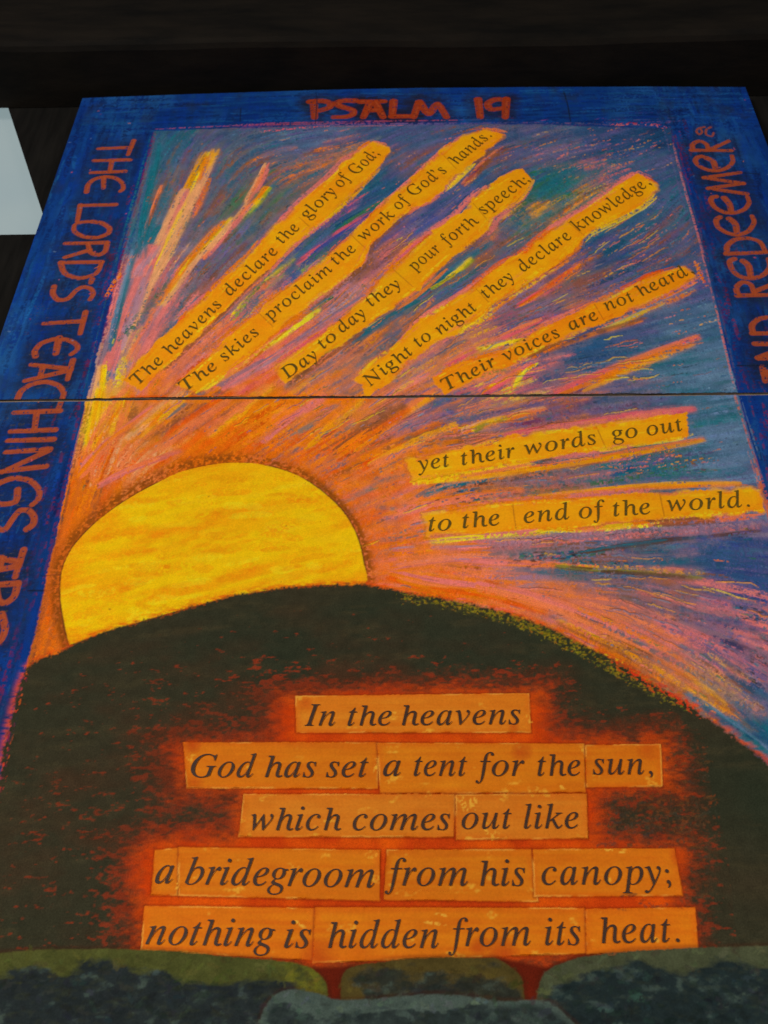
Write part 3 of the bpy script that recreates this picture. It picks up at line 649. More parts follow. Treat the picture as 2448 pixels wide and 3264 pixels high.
for si, S in enumerate(STRIPS):
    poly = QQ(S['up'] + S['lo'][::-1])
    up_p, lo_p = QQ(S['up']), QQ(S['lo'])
    # bright pigment rubbed beside the strip, in separate patches
    for edge, nms in ((up_p, ['pink', 'salmon', 'orange', 'orange', 'rose', 'pink', 'redor']), (lo_p, ['orange', 'pink', 'yellow', 'salmon', 'amber', 'brown'])):
        E_ = smooth_path(edge, 5); m_ = len(E_)
        for q_ in range(13):
            i0_ = rng.integers(0, m_ - 6); n_ = rng.integers(5, max(7, m_ // 3)); nm = nms[rng.integers(len(nms))]
            for r_ in range(rng.integers(2, 6)):
                pth = E_[i0_:i0_ + n_:3] + rng.normal(0, .006, 2) * [1, 1]
                if len(pth) < 2: continue
                stroke(pth, rng.uniform(.004, .012), C(nm), .75, rng.uniform(.2, .6), .001)
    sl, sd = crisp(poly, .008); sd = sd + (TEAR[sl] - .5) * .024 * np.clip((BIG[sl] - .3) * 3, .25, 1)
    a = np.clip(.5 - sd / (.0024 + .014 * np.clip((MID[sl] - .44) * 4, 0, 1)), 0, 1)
    mix = np.clip(MID[sl] * 1.1 + BIG[sl] * .5 - .3, 0, 1)[..., None]
    base_a, base_b = [((224, 128, 2), (222, 160, 4)), ((226, 128, 2), (222, 160, 4)), ((222, 136, 4), (218, 158, 6)), ((226, 134, 2), (224, 162, 4)), ((226, 122, 4), (224, 144, 4)), ((224, 136, 6), (220, 162, 6)), ((224, 132, 4), (220, 158, 6))][si]
    col = alb(base_a) * (1 - mix) + alb(base_b) * mix
    edge_d = np.clip(1 + sd / .016, 0, 1)[..., None]      # warmer pigment along the torn edge
    edge_d = edge_d * np.clip((TEAR[sl] - .35) * 3, 0, 1)[..., None]
    col = col * (1 - .5 * edge_d) + alb((222, 104, 6)) * .5 * edge_d
    blend(sl, col, a)
    HGT[sl] = HGT[sl] * (1 - a) + .0011 * a
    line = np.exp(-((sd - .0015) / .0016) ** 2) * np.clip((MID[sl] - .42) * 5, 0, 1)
    blend(sl, alb((120, 58, 20)), line * .38)  # pastel edge line, also standing in for the torn edge's shade
    LIFT[sl] = np.maximum(LIFT[sl], .0024 * np.clip((TEAR[sl] - .48) * 5, 0, 1) * np.exp(np.minimum(sd, 0) / .004) * a)
    # slips
    along = (S['up'][-1][0] - S['up'][0][0], S['up'][-1][1] - S['up'][0][1])
    ids = [pid + k for k in range(len(S['cut']) + 1)]; pid += len(ids)
    px, pz = XX[sl], ZZ[sl]
    ident = np.full(px.shape, ids[0])
    for k, (c0, c1) in enumerate(S['cut']):
        A, B = Q(*c0), Q(*c1); e = B - A
        side = e[0] * (pz - A[1]) - e[1] * (px - A[0])
        g = Q(*S['up'][-1]); ref = e[0] * (g[1] - A[1]) - e[1] * (g[0] - A[0])
        ident = np.where(side * ref > 0, ids[k + 1], ident)
        dl, _, _ = seg_dist(np.array([A, B]), sl)
        blend(sl, alb((150, 84, 16)), np.clip(1 - dl / .0022, 0, 1) * a * .75)
        HGT[sl] += np.where(side * ref > 0, .0003, 0) * a
    PART[sl] = np.where((a > .5), ident, PART[sl])
    SLIP.append(ids)
    for i in range(90):                                   # rubbed pigment over the paper
        t = rng.uniform(0, .93); nU = len(up_p)
        f_ = lambda E_, tt: np.array([np.interp(tt, np.linspace(0, 1, len(E_)), E_[:, 0]), np.interp(tt, np.linspace(0, 1, len(E_)), E_[:, 1])])
        m_ = rng.choice([rng.uniform(0, .16), rng.uniform(.84, 1), rng.uniform(0, 1)])
        p0 = f_(up_p, t) * (1 - m_) + f_(lo_p, t) * m_; p1 = f_(up_p, t + .07) * (1 - m_) + f_(lo_p, t + .07) * m_
        edge = m_ < .2 or m_ > .8
        stroke(np.array([p0, p1]), rng.uniform(.003, .009), C(['yellow', 'orange', 'amber', 'lemon', 'salmon'][rng.choice(5, p=[.3, .3, .25, .08, .07])], .06), .5 if edge else .28, .5)

# ---- frame of the painted window: border pigment closes over the sky
COL[:] = COL * inside_sky[..., None] + border_copy * (1 - inside_sky[..., None])
HGT *= inside_sky
lt = (PART >= 10) & (PART < 50)
keep = inside_sky > .5
PART[keep & lt] = 0
# scuffed pigment on the edge between picture and border
edge_px = [('il', [(335, 284), (300, 420), (262, 560), (225, 710), (190, 860)], 'teal teal wine violet navy'), ('il2', [(190, 870), (165, 970), (135, 1100), (100, 1260), (60, 1436), (8, 1680)], 'wine navy dbrown orange dbrown dbrown'),
           ('ir', [(1447, 278), (1478, 400), (1512, 520), (1548, 660), (1590, 842)], 'violet pink blue wine'), ('ir2', [(1590, 850), (1622, 960), (1655, 1070), (1720, 1330)], 'orange redor wine lsteel'), ('it', [(335, 284), (520, 276), (830, 270), (1150, 268), (1447, 278)], 'violet pink navy violet rose')]
for nm, px, names in edge_px:
    RB(px, 16, 16, names, 18, .45, .45, (.002, .007), .0004, 1.6)
RB([(560, 286), (640, 278), (720, 272)], 4, 4, 'pink rose', 14, .8, .6); RB([(1320, 268), (1400, 268), (1440, 276)], 5, 5, 'pink rose wine', 20, .8, .6)
RB([(1500, 560), (1515, 600), (1520, 612)], 6, 6, 'orange redor', 10, .8, .5)
RB([(232, 640), (250, 610), (262, 590)], 8, 6, 'redor wine orange', 16, .8, .5)
for px in ([(683, 196), (685, 214), (681, 268)], [(1216, 190), (1226, 225), (1232, 262)], [(521, 228), (519, 262)], [(60, 1276), (110, 1276)], [(1590, 790), (1660, 790)], [(1590, 372), (1640, 376)], [(88, 1244), (160, 1240)]):
    stroke(smooth_path(QQ(px)), .004, alb((18, 26, 44)), .8, .25)
for i in range(60):                                        # chips of old paint on the border
    s = rng.random()
    p = np.array([rng.uniform(XL, IL - .02) if s < .5 else rng.uniform(IR + .02, XR), rng.uniform(JZ - .4, ZT)])
    stroke(np.array([p, p + rng.normal(0, .004, 2)]), rng.uniform(.002, .004), C(['lsteel', 'rose', 'wine', 'ink', 'lsteel', 'orange'][rng.integers(6)]), .6, .2)

# ---- 4. the sun disc, cut paper
SUNP = [(150, 1394), (140, 1354), (131, 1294), (132, 1244), (142, 1210), (165, 1172), (215, 1122), (280, 1076), (335, 1046), (385, 1022), (440, 1007), (500, 1000), (565, 1004), (625, 1020), (665, 1040), (700, 1065), (735, 1098), (760, 1134), (776, 1172), (785, 1212), (788, 1262), (700, 1264), (625, 1270), (500, 1290), (350, 1330), (225, 1367)]
sun = smooth_path(QQ(SUNP), 4)
slb = win_of(sun, .09)
sd0 = poly_sd(sun, slb)
px, pz = XX[slb], ZZ[slb]
glow = np.clip(1 - sd0 / .065, 0, 1) ** .7 * np.clip((TOOTH[slb] - .2) * 2.2, 0, 1) * (sd0 > -.004) * inside_sky[slb]
blend(slb, alb((232, 100, 8)), glow * .85)
ring_w = .013 + .011 * np.clip(np.cos(np.arctan2(pz - Q(460, 1200)[1], px - Q(460, 1200)[0]) - 2.15), 0, 1)
ring = np.exp(-((sd0 - ring_w * .55) / (ring_w * .75)) ** 2) * np.clip((.8 * TOOTH[slb] + .4 * MID[slb] - .40) * 4.5, 0, 1) * inside_sky[slb]
blend(slb, alb((124, 64, 14)), ring * .9)
ln = np.exp(-((sd0 - .001) / .0018) ** 2) * np.clip((MID[slb] - .25) * 4, 0, 1)
sl, sd = slb, sd0 + (TOOTH[slb] - .5) * .003
a = np.clip(.5 - sd / .0018, 0, 1)
mixn = np.clip((vnoise(.16, .035, 31, 4, .22)[slb] - .42) * 3, 0, 1)[..., None]
smg = np.clip((vnoise(.12, .030, 32, 4, .30)[slb] - .45 - .12 * np.clip((px - Q(330, 1200)[0]) / .3, -1, 1)) * 5, 0, 1)[..., None] * np.clip(.35 + TOOTH[slb] * .9, 0, 1)[..., None]
scol = alb((226, 178, 2)) * (1 - mixn) + alb((224, 160, 4)) * mixn
blend(sl, scol * (1 - .72 * smg) + alb((222, 126, 4)) * .72 * smg, a)
blend(sl, alb((60, 38, 20)), ln * .75)
HGT[sl] = HGT[sl] * (1 - a) + .0012 * a
SUN_ID = 50
PART[sl] = np.where(a > .5, SUN_ID, PART[sl])
def in_poly(poly_d, sl_):
    return poly_d
sunmask = np.zeros((H, W), bool); sunmask[sl] = a > .6
def cell(p):
    return min(max(np.searchsorted(Z, p[1]), 0), H - 1), min(max(np.searchsorted(X, p[0]), 0), W - 1)
smin, smax = sun.min(0), sun.max(0)
saveC = COL.copy()
n = 0
while n < 170:                                             # orange and lemon pastel dragged across the disc
    p = rng.uniform(smin, smax)
    if not sunmask[cell(p)]: continue
    n += 1
    an = .10 + .55 * (p[0] - Q(460, 1200)[0]) * -1 * (1 if p[1] > Q(0, 1150)[1] else .6) + rng.normal(0, .12)
    l = rng.uniform(.02, .09); dv = np.array([math.cos(an), math.sin(an)]) * l
    left = np.clip((Q(520, 0 + 1200)[0] - p[0]) / .4, 0, 1)
    c = ['amber', 'orange', 'yellow', 'lemon'][rng.choice(4, p=[.34, .18 + .12 * left, .30 - .12 * left, .18])]
    stroke(np.array([p - dv / 2, p + [0, rng.normal(0, .003)], p + dv / 2]), rng.uniform(.008, .022), C(c, .05), .34, rng.uniform(.25, .6))
COL[~sunmask & (PART != SUN_ID)] = saveC[~sunmask & (PART != SUN_ID)]
for i in range(14):
    p = rng.uniform(smin, smax)
    if sunmask[cell(p)]: stroke(np.array([p, p + rng.normal(0, .0012, 2)]), .0022, alb((150, 90, 20)), .8, 0)

# ---- 5. the dark hill
HILLP = [(-30, 1800), (4, 1670), (22, 1570), (52, 1462), (75, 1432), (140, 1404), (225, 1366), (350, 1330), (500, 1290), (625, 1270), (785, 1264), (880, 1282), (980, 1299), (1080, 1321), (1180, 1356), (1255, 1391), (1330, 1431), (1405, 1476), (1480, 1518), (1555, 1570), (1659, 1650), (1760, 1740), (1850, 1840), (2000, 2300), (-140, 2300)]
hill = smooth_path(QQ(HILLP), 4)
sl = win_of(hill, .05)
hz = poly_sd(hill, sl)
sd = hz + (MID[sl] - .5) * .010 + (TOOTH[sl] - .5) * .012
# warm line above the ridge
blend(sl, alb((206, 70, 14)), np.exp(-((hz - .004) / .007) ** 2) * np.clip((TOOTH2[sl] - .3) * 3, 0, 1) * .7)
a = np.clip(.5 - sd / .006, 0, 1)
HN = vnoise(.022, .009, 41, 3)[sl]; HB = vnoise(.22, .14, 42, 3)[sl]; HF = vnoise(.008, .004, 43, 2)[sl]
dk = np.clip(HB * 1.2 - .1, 0, 1)[..., None]
hc = alb((36, 44, 31)) * (1 - dk) + alb((54, 46, 31)) * dk
rub = np.clip((vnoise(.10, .016, 46, 4, .1)[sl] - .48) * 5, 0, 1)[..., None] * np.clip((HN - .3) * 3, 0, 1)[..., None]
hc = hc * (1 - .55 * rub) + alb((60, 54, 35)) * .55 * rub
blend(sl, hc, a)
# where the red ground glows through: speckle, denser towards the words and the left flank
WORDS = QQ([(600, 1490), (1190, 1480), (1200, 1580), (1450, 1590), (1470, 1710), (1310, 1720), (1320, 1800), (1500, 1815), (1520, 2090), (290, 2090), (300, 1840), (330, 1810), (500, 1800), (500, 1720), (360, 1720), (360, 1600), (590, 1590)])
wd_ = poly_sd(WORDS, sl)
px, pz = XX[sl], ZZ[sl]
q = QQ([(560, 1500)])[0]; q2 = QQ([(200, 1800)])[0]
dens = .26 + .60 * np.clip(1 - wd_ / .08, 0, 1) + .30 * np.exp(-(((px - q[0]) / .22) ** 2 + ((pz - q[1]) / .10) ** 2)) + .30 * np.exp(-(((px - q2[0]) / .26) ** 2 + ((pz - q2[1]) / .2) ** 2))
dens -= .42 * np.clip((px - Q(1150, 1600)[0]) / .25, 0, 1) * (wd_ > .05); dens -= .35 * np.clip(1 + hz / .05, 0, 1)
spk = np.clip((HN * .55 + HF * .45 - (.84 - .42 * np.clip(dens, 0, 1.2))) * 9, 0, 1) * a
spc = alb((150, 46, 18)) * (1 - HB[..., None]) + alb((96, 44, 26)) * HB[..., None]
blend(sl, spc, spk * .8)
brn = np.clip(dens - .05, 0, 1) * np.clip((vnoise(.09, .05, 44, 4)[sl] - .42) * 3, 0, 1) * a
blend(sl, alb((80, 40, 22)), brn * .55)
HGT[sl] = HGT[sl] * (1 - a) + .0004 * a
HILL_ID = 51
PART[sl] = np.where(a > .5, HILL_ID, PART[sl])
rb = np.clip(1 - np.abs(hz + .010) / .016, 0, 1) * np.clip(1 - np.abs(px - Q(1130, 1340)[0]) / .24, 0, 1) * np.clip((TOOTH[sl] - .25) * 2.5, 0, 1)
blend(sl, alb((96, 92, 24)), rb * .6)
# lichen-green scribble along the right shoulder
ridge = smooth_path(QQ([(870, 1292), (960, 1306), (1060, 1328), (1160, 1364), (1240, 1402), (1310, 1440), (1370, 1474), (1450, 1512), (1500, 1538)]), 8)
for i in range(1500):
    k = int(rng.beta(1.3, 1.7) * (len(ridge) - 1)); p = ridge[k] + rng.normal(0, .0065, 2) + [.001, .003]
    an = rng.normal(-.45, .5); l = rng.uniform(.002, .007); dv = np.array([math.cos(an), math.sin(an) * .6]) * l
    stroke(np.array([p - dv / 2, p + dv / 2]), rng.uniform(.0016, .0026), C([(132, 120, 18), (118, 106, 14), (92, 96, 26), (150, 122, 20), (150, 90, 16)][rng.integers(5)], .1), .55, .5, .0008)
for i in range(110):                                       # orange-red flecks on the lower right ridge
    t = rng.random(); p = Q(1320 + 180 * t, 1432 + 100 * t) + rng.normal(0, .004, 2)
    stroke(np.array([p, p + [rng.uniform(.006, .02), -rng.uniform(.003, .012)]]), .003, C('red', .1), .6, .55)
for i in range(80):                                       # the hill's left flank against the border
    t = rng.random(); p = np.array([np.interp(t, [0, .3, 1], [Q(55, 1450)[0], Q(28, 1560)[0], Q(-20, 1800)[0]]), np.interp(t, [0, .3, 1], [Q(55, 1450)[1], Q(28, 1560)[1], Q(-20, 1800)[1]])]) + rng.normal(0, .003, 2)
    stroke(np.array([p, p + [rng.normal(0, .002), rng.uniform(.008, .03)]]), .0028, C(['redor', 'wine', 'red', 'dark'][rng.integers(4)], .1), .55, .55)

# ---- 6. red-orange glow behind the lower words, then the slips
sl = win_of(WORDS, .09)
w_ = poly_sd(WORDS, sl) + (BIG[sl] - .5) * .05 + (MID[sl] - .5) * .05 + (TOOTH2[sl] - .5) * .03
core = np.clip(.5 - (w_ + .018) / .045, 0, 1)
blend(sl, alb((128, 42, 14)), np.clip(.5 - (w_ - .004) / .06, 0, 1) * np.clip((TOOTH[sl] * .6 + MID[sl] * .7 - .4) * 3, 0, 1) * .75)
gm = np.clip((MID[sl] - .35) * 2.2, 0, 1)[..., None]
blend(sl, alb((184, 56, 3)) * (1 - gm) + alb((214, 82, 2)) * gm, core)
PART[sl] = np.where((core > .5) & (PART[sl] == HILL_ID), 0, PART[sl])
SL2 = [[[(638, 1504), (1143, 1498), (1147, 1583), (640, 1583)]],
       [[(396, 1604), (816, 1604), (816, 1704), (404, 1703)], [(815, 1605), (1262, 1607), (1265, 1713), (821, 1715)], [(1264, 1610), (1427, 1608), (1431, 1699), (1267, 1701)]],
       [[(527, 1716), (983, 1716), (981, 1809), (516, 1808)], [(984, 1717), (1267, 1715), (1270, 1812), (985, 1814)]],
       [[(335, 1837), (386, 1831), (385, 1935), (327, 1933)], [(386, 1830), (821, 1837), (820, 1946), (386, 1935)], [(836, 1836), (1147, 1835), (1163, 1948), (829, 1944)], [(1151, 1835), (1457, 1833), (1475, 1935), (1154, 1937)]],
       [[(312, 1957), (680, 1962), (676, 2074), (305, 2054)], [(681, 1960), (1263, 1962), (1267, 2060), (676, 2080)], [(1265, 1964), (1502, 1960), (1508, 2052), (1267, 2062)]]]
SLIP2 = []
wg = vnoise(.20, .006, 61, 3); wb = vnoise(.05, .02, 62, 4); wbl = vnoise(.03, .018, 63, 3)
for li, line_ in enumerate(SL2):
    ids = []
    for pi, qd in enumerate(line_):
        poly = QQ(qd); sl = win_of(poly, .012)
        sd = poly_sd(poly, sl) + (TOOTH[sl] - .5) * .0016
        a = np.clip(.5 - sd / .0015, 0, 1)
        tone = rng.normal(0, .04)
        mixn = np.clip(wg[sl] * .6 + wb[sl] * .6 - .12 + tone, 0, 1)[..., None]
        ca, cb = (((192, 90, 8), (208, 120, 16)) if li > 0 else ((196, 96, 12), (210, 126, 28)))
        if li == 2: ca, cb = (194, 96, 14), (208, 124, 30)
        if li == 4: ca, cb = (196, 88, 8), (214, 124, 14)
        col = alb(ca) * (1 - mixn) + alb(cb) * mixn
        rim = np.clip(1 + sd / .012, 0, 1)[..., None] * np.clip((wb[sl] - .3) * 3, 0, 1)[..., None]
        col = col * (1 - .5 * rim) + alb((200, 78, 8)) * .5 * rim
        # scraped pale flecks and worn rim
        fl = np.clip((wbl[sl] - .75 + .05 * np.clip(1 + sd / .02, 0, 1)) * 10, 0, 1)[..., None] * np.clip((TOOTH[sl] - .35) * 4, 0, 1)[..., None]
        col = col * (1 - .6 * fl) + alb((226, 164, 48)) * .6 * fl
        blend(sl, alb((120, 36, 8)), np.exp(-((sd - .0012) / .0018) ** 2) * .55)  # dark red pastel line, doubling as painted shade around the slip
        blend(sl, col, a)
        worn = np.exp(-((sd + .0008) / .0011) ** 2) * np.clip((MID[sl] - .52) * 8, 0, 1)
        blend(sl, alb((226, 158, 60)), worn * .7)
        HGT[sl] = HGT[sl] * (1 - a) + (.0009 + .0002 * (pi % 2)) * a
        LIFT[sl] = np.where(a > .5, .0026 * np.clip((TEAR[sl] - .50) * 6, 0, 1) * np.exp(np.minimum(sd, 0) / .0045), LIFT[sl])
        PART[sl] = np.where(a > .5, pid, PART[sl]); ids.append(pid); pid += 1
    SLIP2.append(ids)
# finger-marks rubbed on the paper, red wash dragged over slip edges
for u, v_, dx, dy in [(1000, 1722, 8, 30), (1012, 1720, 8, 26), (1026, 1722, 4, 28), (1060, 1795, 5, 20), (1072, 1796, 4, 22), (990, 1725, 10, 20), (1046, 1790, 6, 12), (1300, 1836, 50, 6), (920, 1992, 40, 6), (940, 1975, 30, 4), (1210, 1698, 8, 8), (815, 1640, -2, 30), (380, 1895, 2, 26), (640, 1990, 20, 14), (1140, 1545, 4, 20)]:
    for k in range(3):
        p = Q(u + rng.normal(0, 2), v_); p2 = Q(u + dx + rng.normal(0, 3), v_ + dy)
        stroke(np.array([p, p2]), .004, C((224, 160, 50), .04), .5, .5)
for u, v_, r in [(690, 2068, .03), (420, 1690, .02), (1030, 2045, .016), (1400, 1620, .03), (1120, 1625, .02), (660, 1518, .016), (415, 1612, .014), (1110, 1570, .014), (1470, 1850, .018), (1090, 2062, .024)]:
    p = Q(u, v_); sl = win_of(np.array([p, p + .001]), r * 1.3)
    d = np.hypot(XX[sl] - p[0], ZZ[sl] - p[1]) + (MID[sl] - .5) * r * 1.2
    blend(sl, alb((176, 60, 8)), np.clip(1 - d / r, 0, 1) ** .6 * .75)
for i in range(500):                                      # dark pastel rubbed over the right-hand glow
    p = Q(rng.choice([rng.uniform(1290, 1440), rng.uniform(1440, 1520)]), rng.uniform(1720, 1800) if rng.random() < .6 else rng.uniform(1600, 2000))
    c = cell(p)
    if PART[c] >= 100: continue
    stroke(np.array([p, p + [rng.uniform(.005, .03), rng.normal(0, .004)]]), rng.uniform(.003, .009), C([(64, 52, 34), (84, 56, 30), (50, 50, 40), (110, 50, 20)][rng.integers(4)], .1), .5, .6)

# ---- 7. painted stones along the foot
STONES = [
 ('near', [(557, 2240), (570, 2180), (600, 2146), (640, 2138), (690, 2146), (740, 2160), (830, 2156), (920, 2148), (1000, 2152), (1090, 2162), (1150, 2158), (1210, 2180), (1240, 2300), (540, 2300)], (40, 48, 46), (66, 78, 70), 'grey green painted stone low in the middle'),
 ('left', [(-160, 2080), (0, 2059), (75, 2052), (200, 2049), (375, 2054), (500, 2067), (625, 2079), (675, 2092), (705, 2122), (708, 2170), (690, 2300), (-160, 2300)], (34, 40, 40), (68, 70, 32), 'long dark painted stone with an olive top at left'),
 ('mid', [(735, 2170), (738, 2112), (760, 2089), (830, 2077), (905, 2069), (1040, 2069), (1080, 2074), (1120, 2102), (1132, 2132), (1134, 2190), (1100, 2300), (760, 2300)], (42, 44, 36), (74, 62, 28), 'brown rimmed painted stone between two longer stones'),
 ('right', [(1152, 2190), (1165, 2122), (1190, 2092), (1255, 2069), (1380, 2054), (1505, 2047), (1659, 2044), (1800, 2050), (1900, 2080), (1900, 2300), (1170, 2300)], (30, 40, 40), (66, 70, 48), 'dark blue green painted stone at lower right')]
S_ID = {}
sn = vnoise(.06, .03, 71, 5); sn2 = vnoise(.018, .012, 72, 4)
gapP = QQ([(-160, 2066), (680, 2090), (760, 2086), (1080, 2070), (1180, 2090), (1250, 2064), (1900, 2064), (1900, 2300), (-160, 2300)])
sl = win_of(gapP, .002)
gd = poly_sd(gapP, sl)
blend(sl, alb((88, 24, 9)) * (.7 + .6 * MID[sl][..., None]), np.clip(.5 - gd / .006, 0, 1))
PART[sl] = np.where(gd < 0, 0, PART[sl])
for k, (nm, pts, dark, rimc, lab) in enumerate([STONES[1], STONES[2], STONES[3], STONES[0]]):
    poly = smooth_path(QQ(pts), 4); sl = win_of(poly, .01)
    sd = poly_sd(poly, sl) + (MID[sl] - .5) * .004 + (TOOTH[sl] - .5) * .002
    a = np.clip(.5 - sd / .0022, 0, 1)
    n1, n2 = sn[sl], sn2[sl]
    inner = np.clip((-sd - .018 - (n1 - .5) * .075) / .012, 0, 1)[..., None]          # broken edge of the rim paint
    base_d = alb(dark) * (.55 + .9 * n2[..., None]) 
    blot = np.clip((n1 - .52) * 5, 0, 1)[..., None] * .6
    base_d = base_d * (1 - blot) + alb((32, 36, 39)) * blot
    gg = np.clip((n2 - .62) * 6, 0, 1)[..., None] * .5
    base_d = base_d * (1 - gg) + alb((70, 84, 74)) * gg
    rim_c = alb(rimc) * (.7 + .6 * n2[..., None])
    if nm == 'near':
        inner = np.clip((-sd - .002 - np.clip(n1 - .42, 0, 1) * .16) / .010, 0, 1)[..., None]
    if nm == 'left':
        ye = np.clip(1 - np.abs(XX[sl] - Q(660, 2110)[0]) / .06, 0, 1)[..., None] * np.clip((n2 - .35) * 3, 0, 1)[..., None]
        rim_c = rim_c * (1 - ye * .8) + alb((112, 108, 20)) * ye * .8
    inner = inner * np.clip(.75 + .5 * TOOTH2[sl][..., None], 0, 1)
    blend(sl, base_d * inner + rim_c * (1 - inner), a)
    line = np.exp(-((sd - .002) / .003) ** 2)
    blend(sl, alb((60, 26, 12)), line * .35)
    HGT[sl] = HGT[sl] * (1 - a) + .0010 * a
    S_ID[52 + k] = lab
    PART[sl] = np.where(a > .5, 52 + k, PART[sl])

for i in range(900):                                     # dabs of the brush over the stones
    p = Q(rng.uniform(-40, 1700), rng.uniform(2050, 2235)); c = cell(p)
    if not 52 <= PART[c] <= 55: continue
    an = rng.normal(0, .6); l = rng.uniform(.005, .022); dv = np.array([math.cos(an), math.sin(an)]) * l
    base_c = COL[c].copy() * rng.choice([.65, .8, 1.2, 1.4])
    stroke(np.array([p - dv / 2, p + dv / 2]), rng.uniform(.003, .009), np.clip(base_c * (1 + rng.normal(0, .12, 3)), .003, .5), .5, .4, .0006)

# overall slight unevenness of the old pigment
COL *= (.90 + .20 * vnoise(.5, .5, 91, 2))[..., None]
COL = np.clip(COL, .002, .93)
HGT += (TOOTH - .5) * .0006 * (PART < 90) + (MID - .5) * .0006
flat = PART >= 100
HGT = np.where(flat, np.minimum(HGT, .0014) + LIFT, HGT)

# ------------------------------------------------------------------ the two boards
GAP = .0040
m_paint = paint_mat('pastel pigment')
m_sun = paint_mat('yellow pastel paper', .10)
m_paper = paint_mat('stained paper slip', .07, .7, .08, 300, .12)
m_hill = paint_mat('dark pastel', .22)
m_stone = paint_mat('painted stone gouache', .14)
m_let = paint_mat('brushed lettering paint', .12, .7)
m_edge = plain_mat('raw board edge', (.16, .115, .08), (.30, .22, .165), 40, (1, 1, 1), .85, .2, .001)
upper = empty('upper_painted_board', (0, WALL, JZ), 'upper painted board, pastel rays with five slanting amber word strips in a blue border', 'mural board')
lower = empty('lower_painted_board', (0, WALL, ZB), 'lower painted board, half yellow sun behind a dark hill with orange word slips', 'mural board')
bpy.context.view_layer.update()

names = {0: ('painted_ground', None, m_paint), SUN_ID: ('sun_disc', None, m_sun), HILL_ID: ('dark_hill', None, m_hill)}
for k in range(10, LID[0]): names[k] = ('painted_letter', None, m_let)
for k, lab in S_ID.items(): names[k] = ('painted_stone', lab, m_stone)
WORDTXT = [['The heavens', 'declare the', 'glory of God;'], ['The skies', 'proclaim the', "work of God's", 'hands.'], ['Day to day they', 'pour forth', 'speech;'], ['Night to night', 'they declare', 'knowledge,'],
           ['Their voices are', 'not heard,'], ['yet their words', 'go out'], ['to the', 'end of the', 'world.']]
WORD2 = [['In the heavens'], ['God has set', 'a tent for the', 'sun,'], ['which comes', 'out like'], ['a', 'bridegroom', 'from his', 'canopy;'], ['nothing is', 'hidden from its', 'heat.']]
for ids, txt in zip(SLIP + SLIP2, WORDTXT + WORD2):
    for k, t in zip(ids, txt):
        names[k] = ('paper_slip', None, m_paper)
SLIPTXT = {}
for ids, txt in zip(SLIP + SLIP2, WORDTXT + WORD2):
    for k, t in zip(ids, txt): SLIPTXT[k] = t
OBJ = {}
iz_lo = np.searchsorted(Z, JZ - GAP); iz_up = np.searchsorted(Z, JZ + GAP)
top_line = np.interp(X, *zip(*sorted([tuple(Q(u, v_)) for u, v_ in ((177, 212), (420, 203), (700, 194), (900, 190), (1150, 188), (1400, 187), (1608, 188))])))
for board, par, r0, r1 in (('upper', upper, iz_up, H - 1), ('lower', lower, 0, iz_lo - 1)):
    zrow = Z[r0:r1 + 1].copy()
    wav = .0005 * np.sin(X * 9.7) + .0004 * np.sin(X * 31 + 1) + rng.normal(0, .00018, W)
    P_ = PART[r0:r1 + 1]; hh, ww = P_.shape
    zcol = np.repeat(zrow[:, None], ww, 1)
    if board == 'upper':
        zcol = JZ + GAP + (zcol - JZ - GAP) * ((top_line - JZ - GAP) / (zrow[-1] - JZ - GAP))[None, :] ** np.clip((zcol - (ZT - .2)) / .2, 0, 1)
    if board == 'upper': zcol[0] = JZ + GAP + wav
    else: zcol[-1] = JZ - GAP + wav * .8
    co = np.stack([np.repeat(X[None, :], hh, 0), WALL - HGT[r0:r1 + 1], zcol], -1).reshape(-1, 3)
    colr = COL[r0:r1 + 1].reshape(-1, 3)
    idx = np.arange(hh * ww).reshape(hh, ww)
    quads = np.stack([idx[:-1, :-1], idx[:-1, 1:], idx[1:, 1:], idx[1:, :-1]], -1).reshape(-1, 4)
    fp = P_[:-1, :-1].reshape(-1)
    base_loc = np.array(par.location)
    for k in np.unique(fp):
        q = quads[fp == k]
        if len(q) < 12: 
            continue
        u, inv = np.unique(q, return_inverse=True)
        nm, lab, mt = names[int(k)]
        o = mesh_np(nm, co[u] - base_loc, inv.reshape(-1, 4), mt, par, True, colr[u])
        if lab: o['label'] = lab
        OBJ[(board, int(k))] = o
    z0, z1 = (JZ + GAP, float(top_line.min()) - .002) if board == 'upper' else (ZB, JZ - GAP)
    v, f = box(XL + .0005, XR - .0005, WALL + .0016, WALL + .020, z0 + .0002, z1)
    if board == 'lower':                                  # strip of raw wood that backs the joint
        bv, bf = box(XL + .004, XR - .004, WALL + .0045, WALL + .0215, z1 + .0004, z1 + 2 * GAP - .0016)
        mesh_np('joint_batten', np.array(bv) - base_loc, bf, m_edge, par, False)
    mesh_np('backing_board', np.array(v) - base_loc, f, m_edge, par, False)

# ------------------------------------------------------------------ printed words on the slips
def ital(c):
    if c == 'h': return '\u210e'
    if c.islower(): return chr(0x1D44E + ord(c) - 97)
    if c.isupper(): return chr(0x1D434 + ord(c) - 65)
    return {"'": '\u2019'}.get(c, c)
GL = {}
def text_mesh(body, offset=-0.001):
    cu = bpy.data.curves.new('glyph', 'FONT'); cu.body = body; cu.size = 1; cu.resolution_u = 5; cu.offset = offset
    o = bpy.data.objects.new('glyph', cu); COLL.objects.link(o)
    dg = bpy.context.evaluated_depsgraph_get(); me = bpy.data.meshes.new_from_object(o.evaluated_get(dg))
    co = np.zeros(len(me.vertices) * 3, np.float32); me.vertices.foreach_get('co', co); co = co.reshape(-1, 3)[:, :2].copy()
    fc = [list(p.vertices) for p in me.polygons]
    bpy.data.objects.remove(o); bpy.data.curves.remove(cu); bpy.data.meshes.remove(me)
    return co, fc
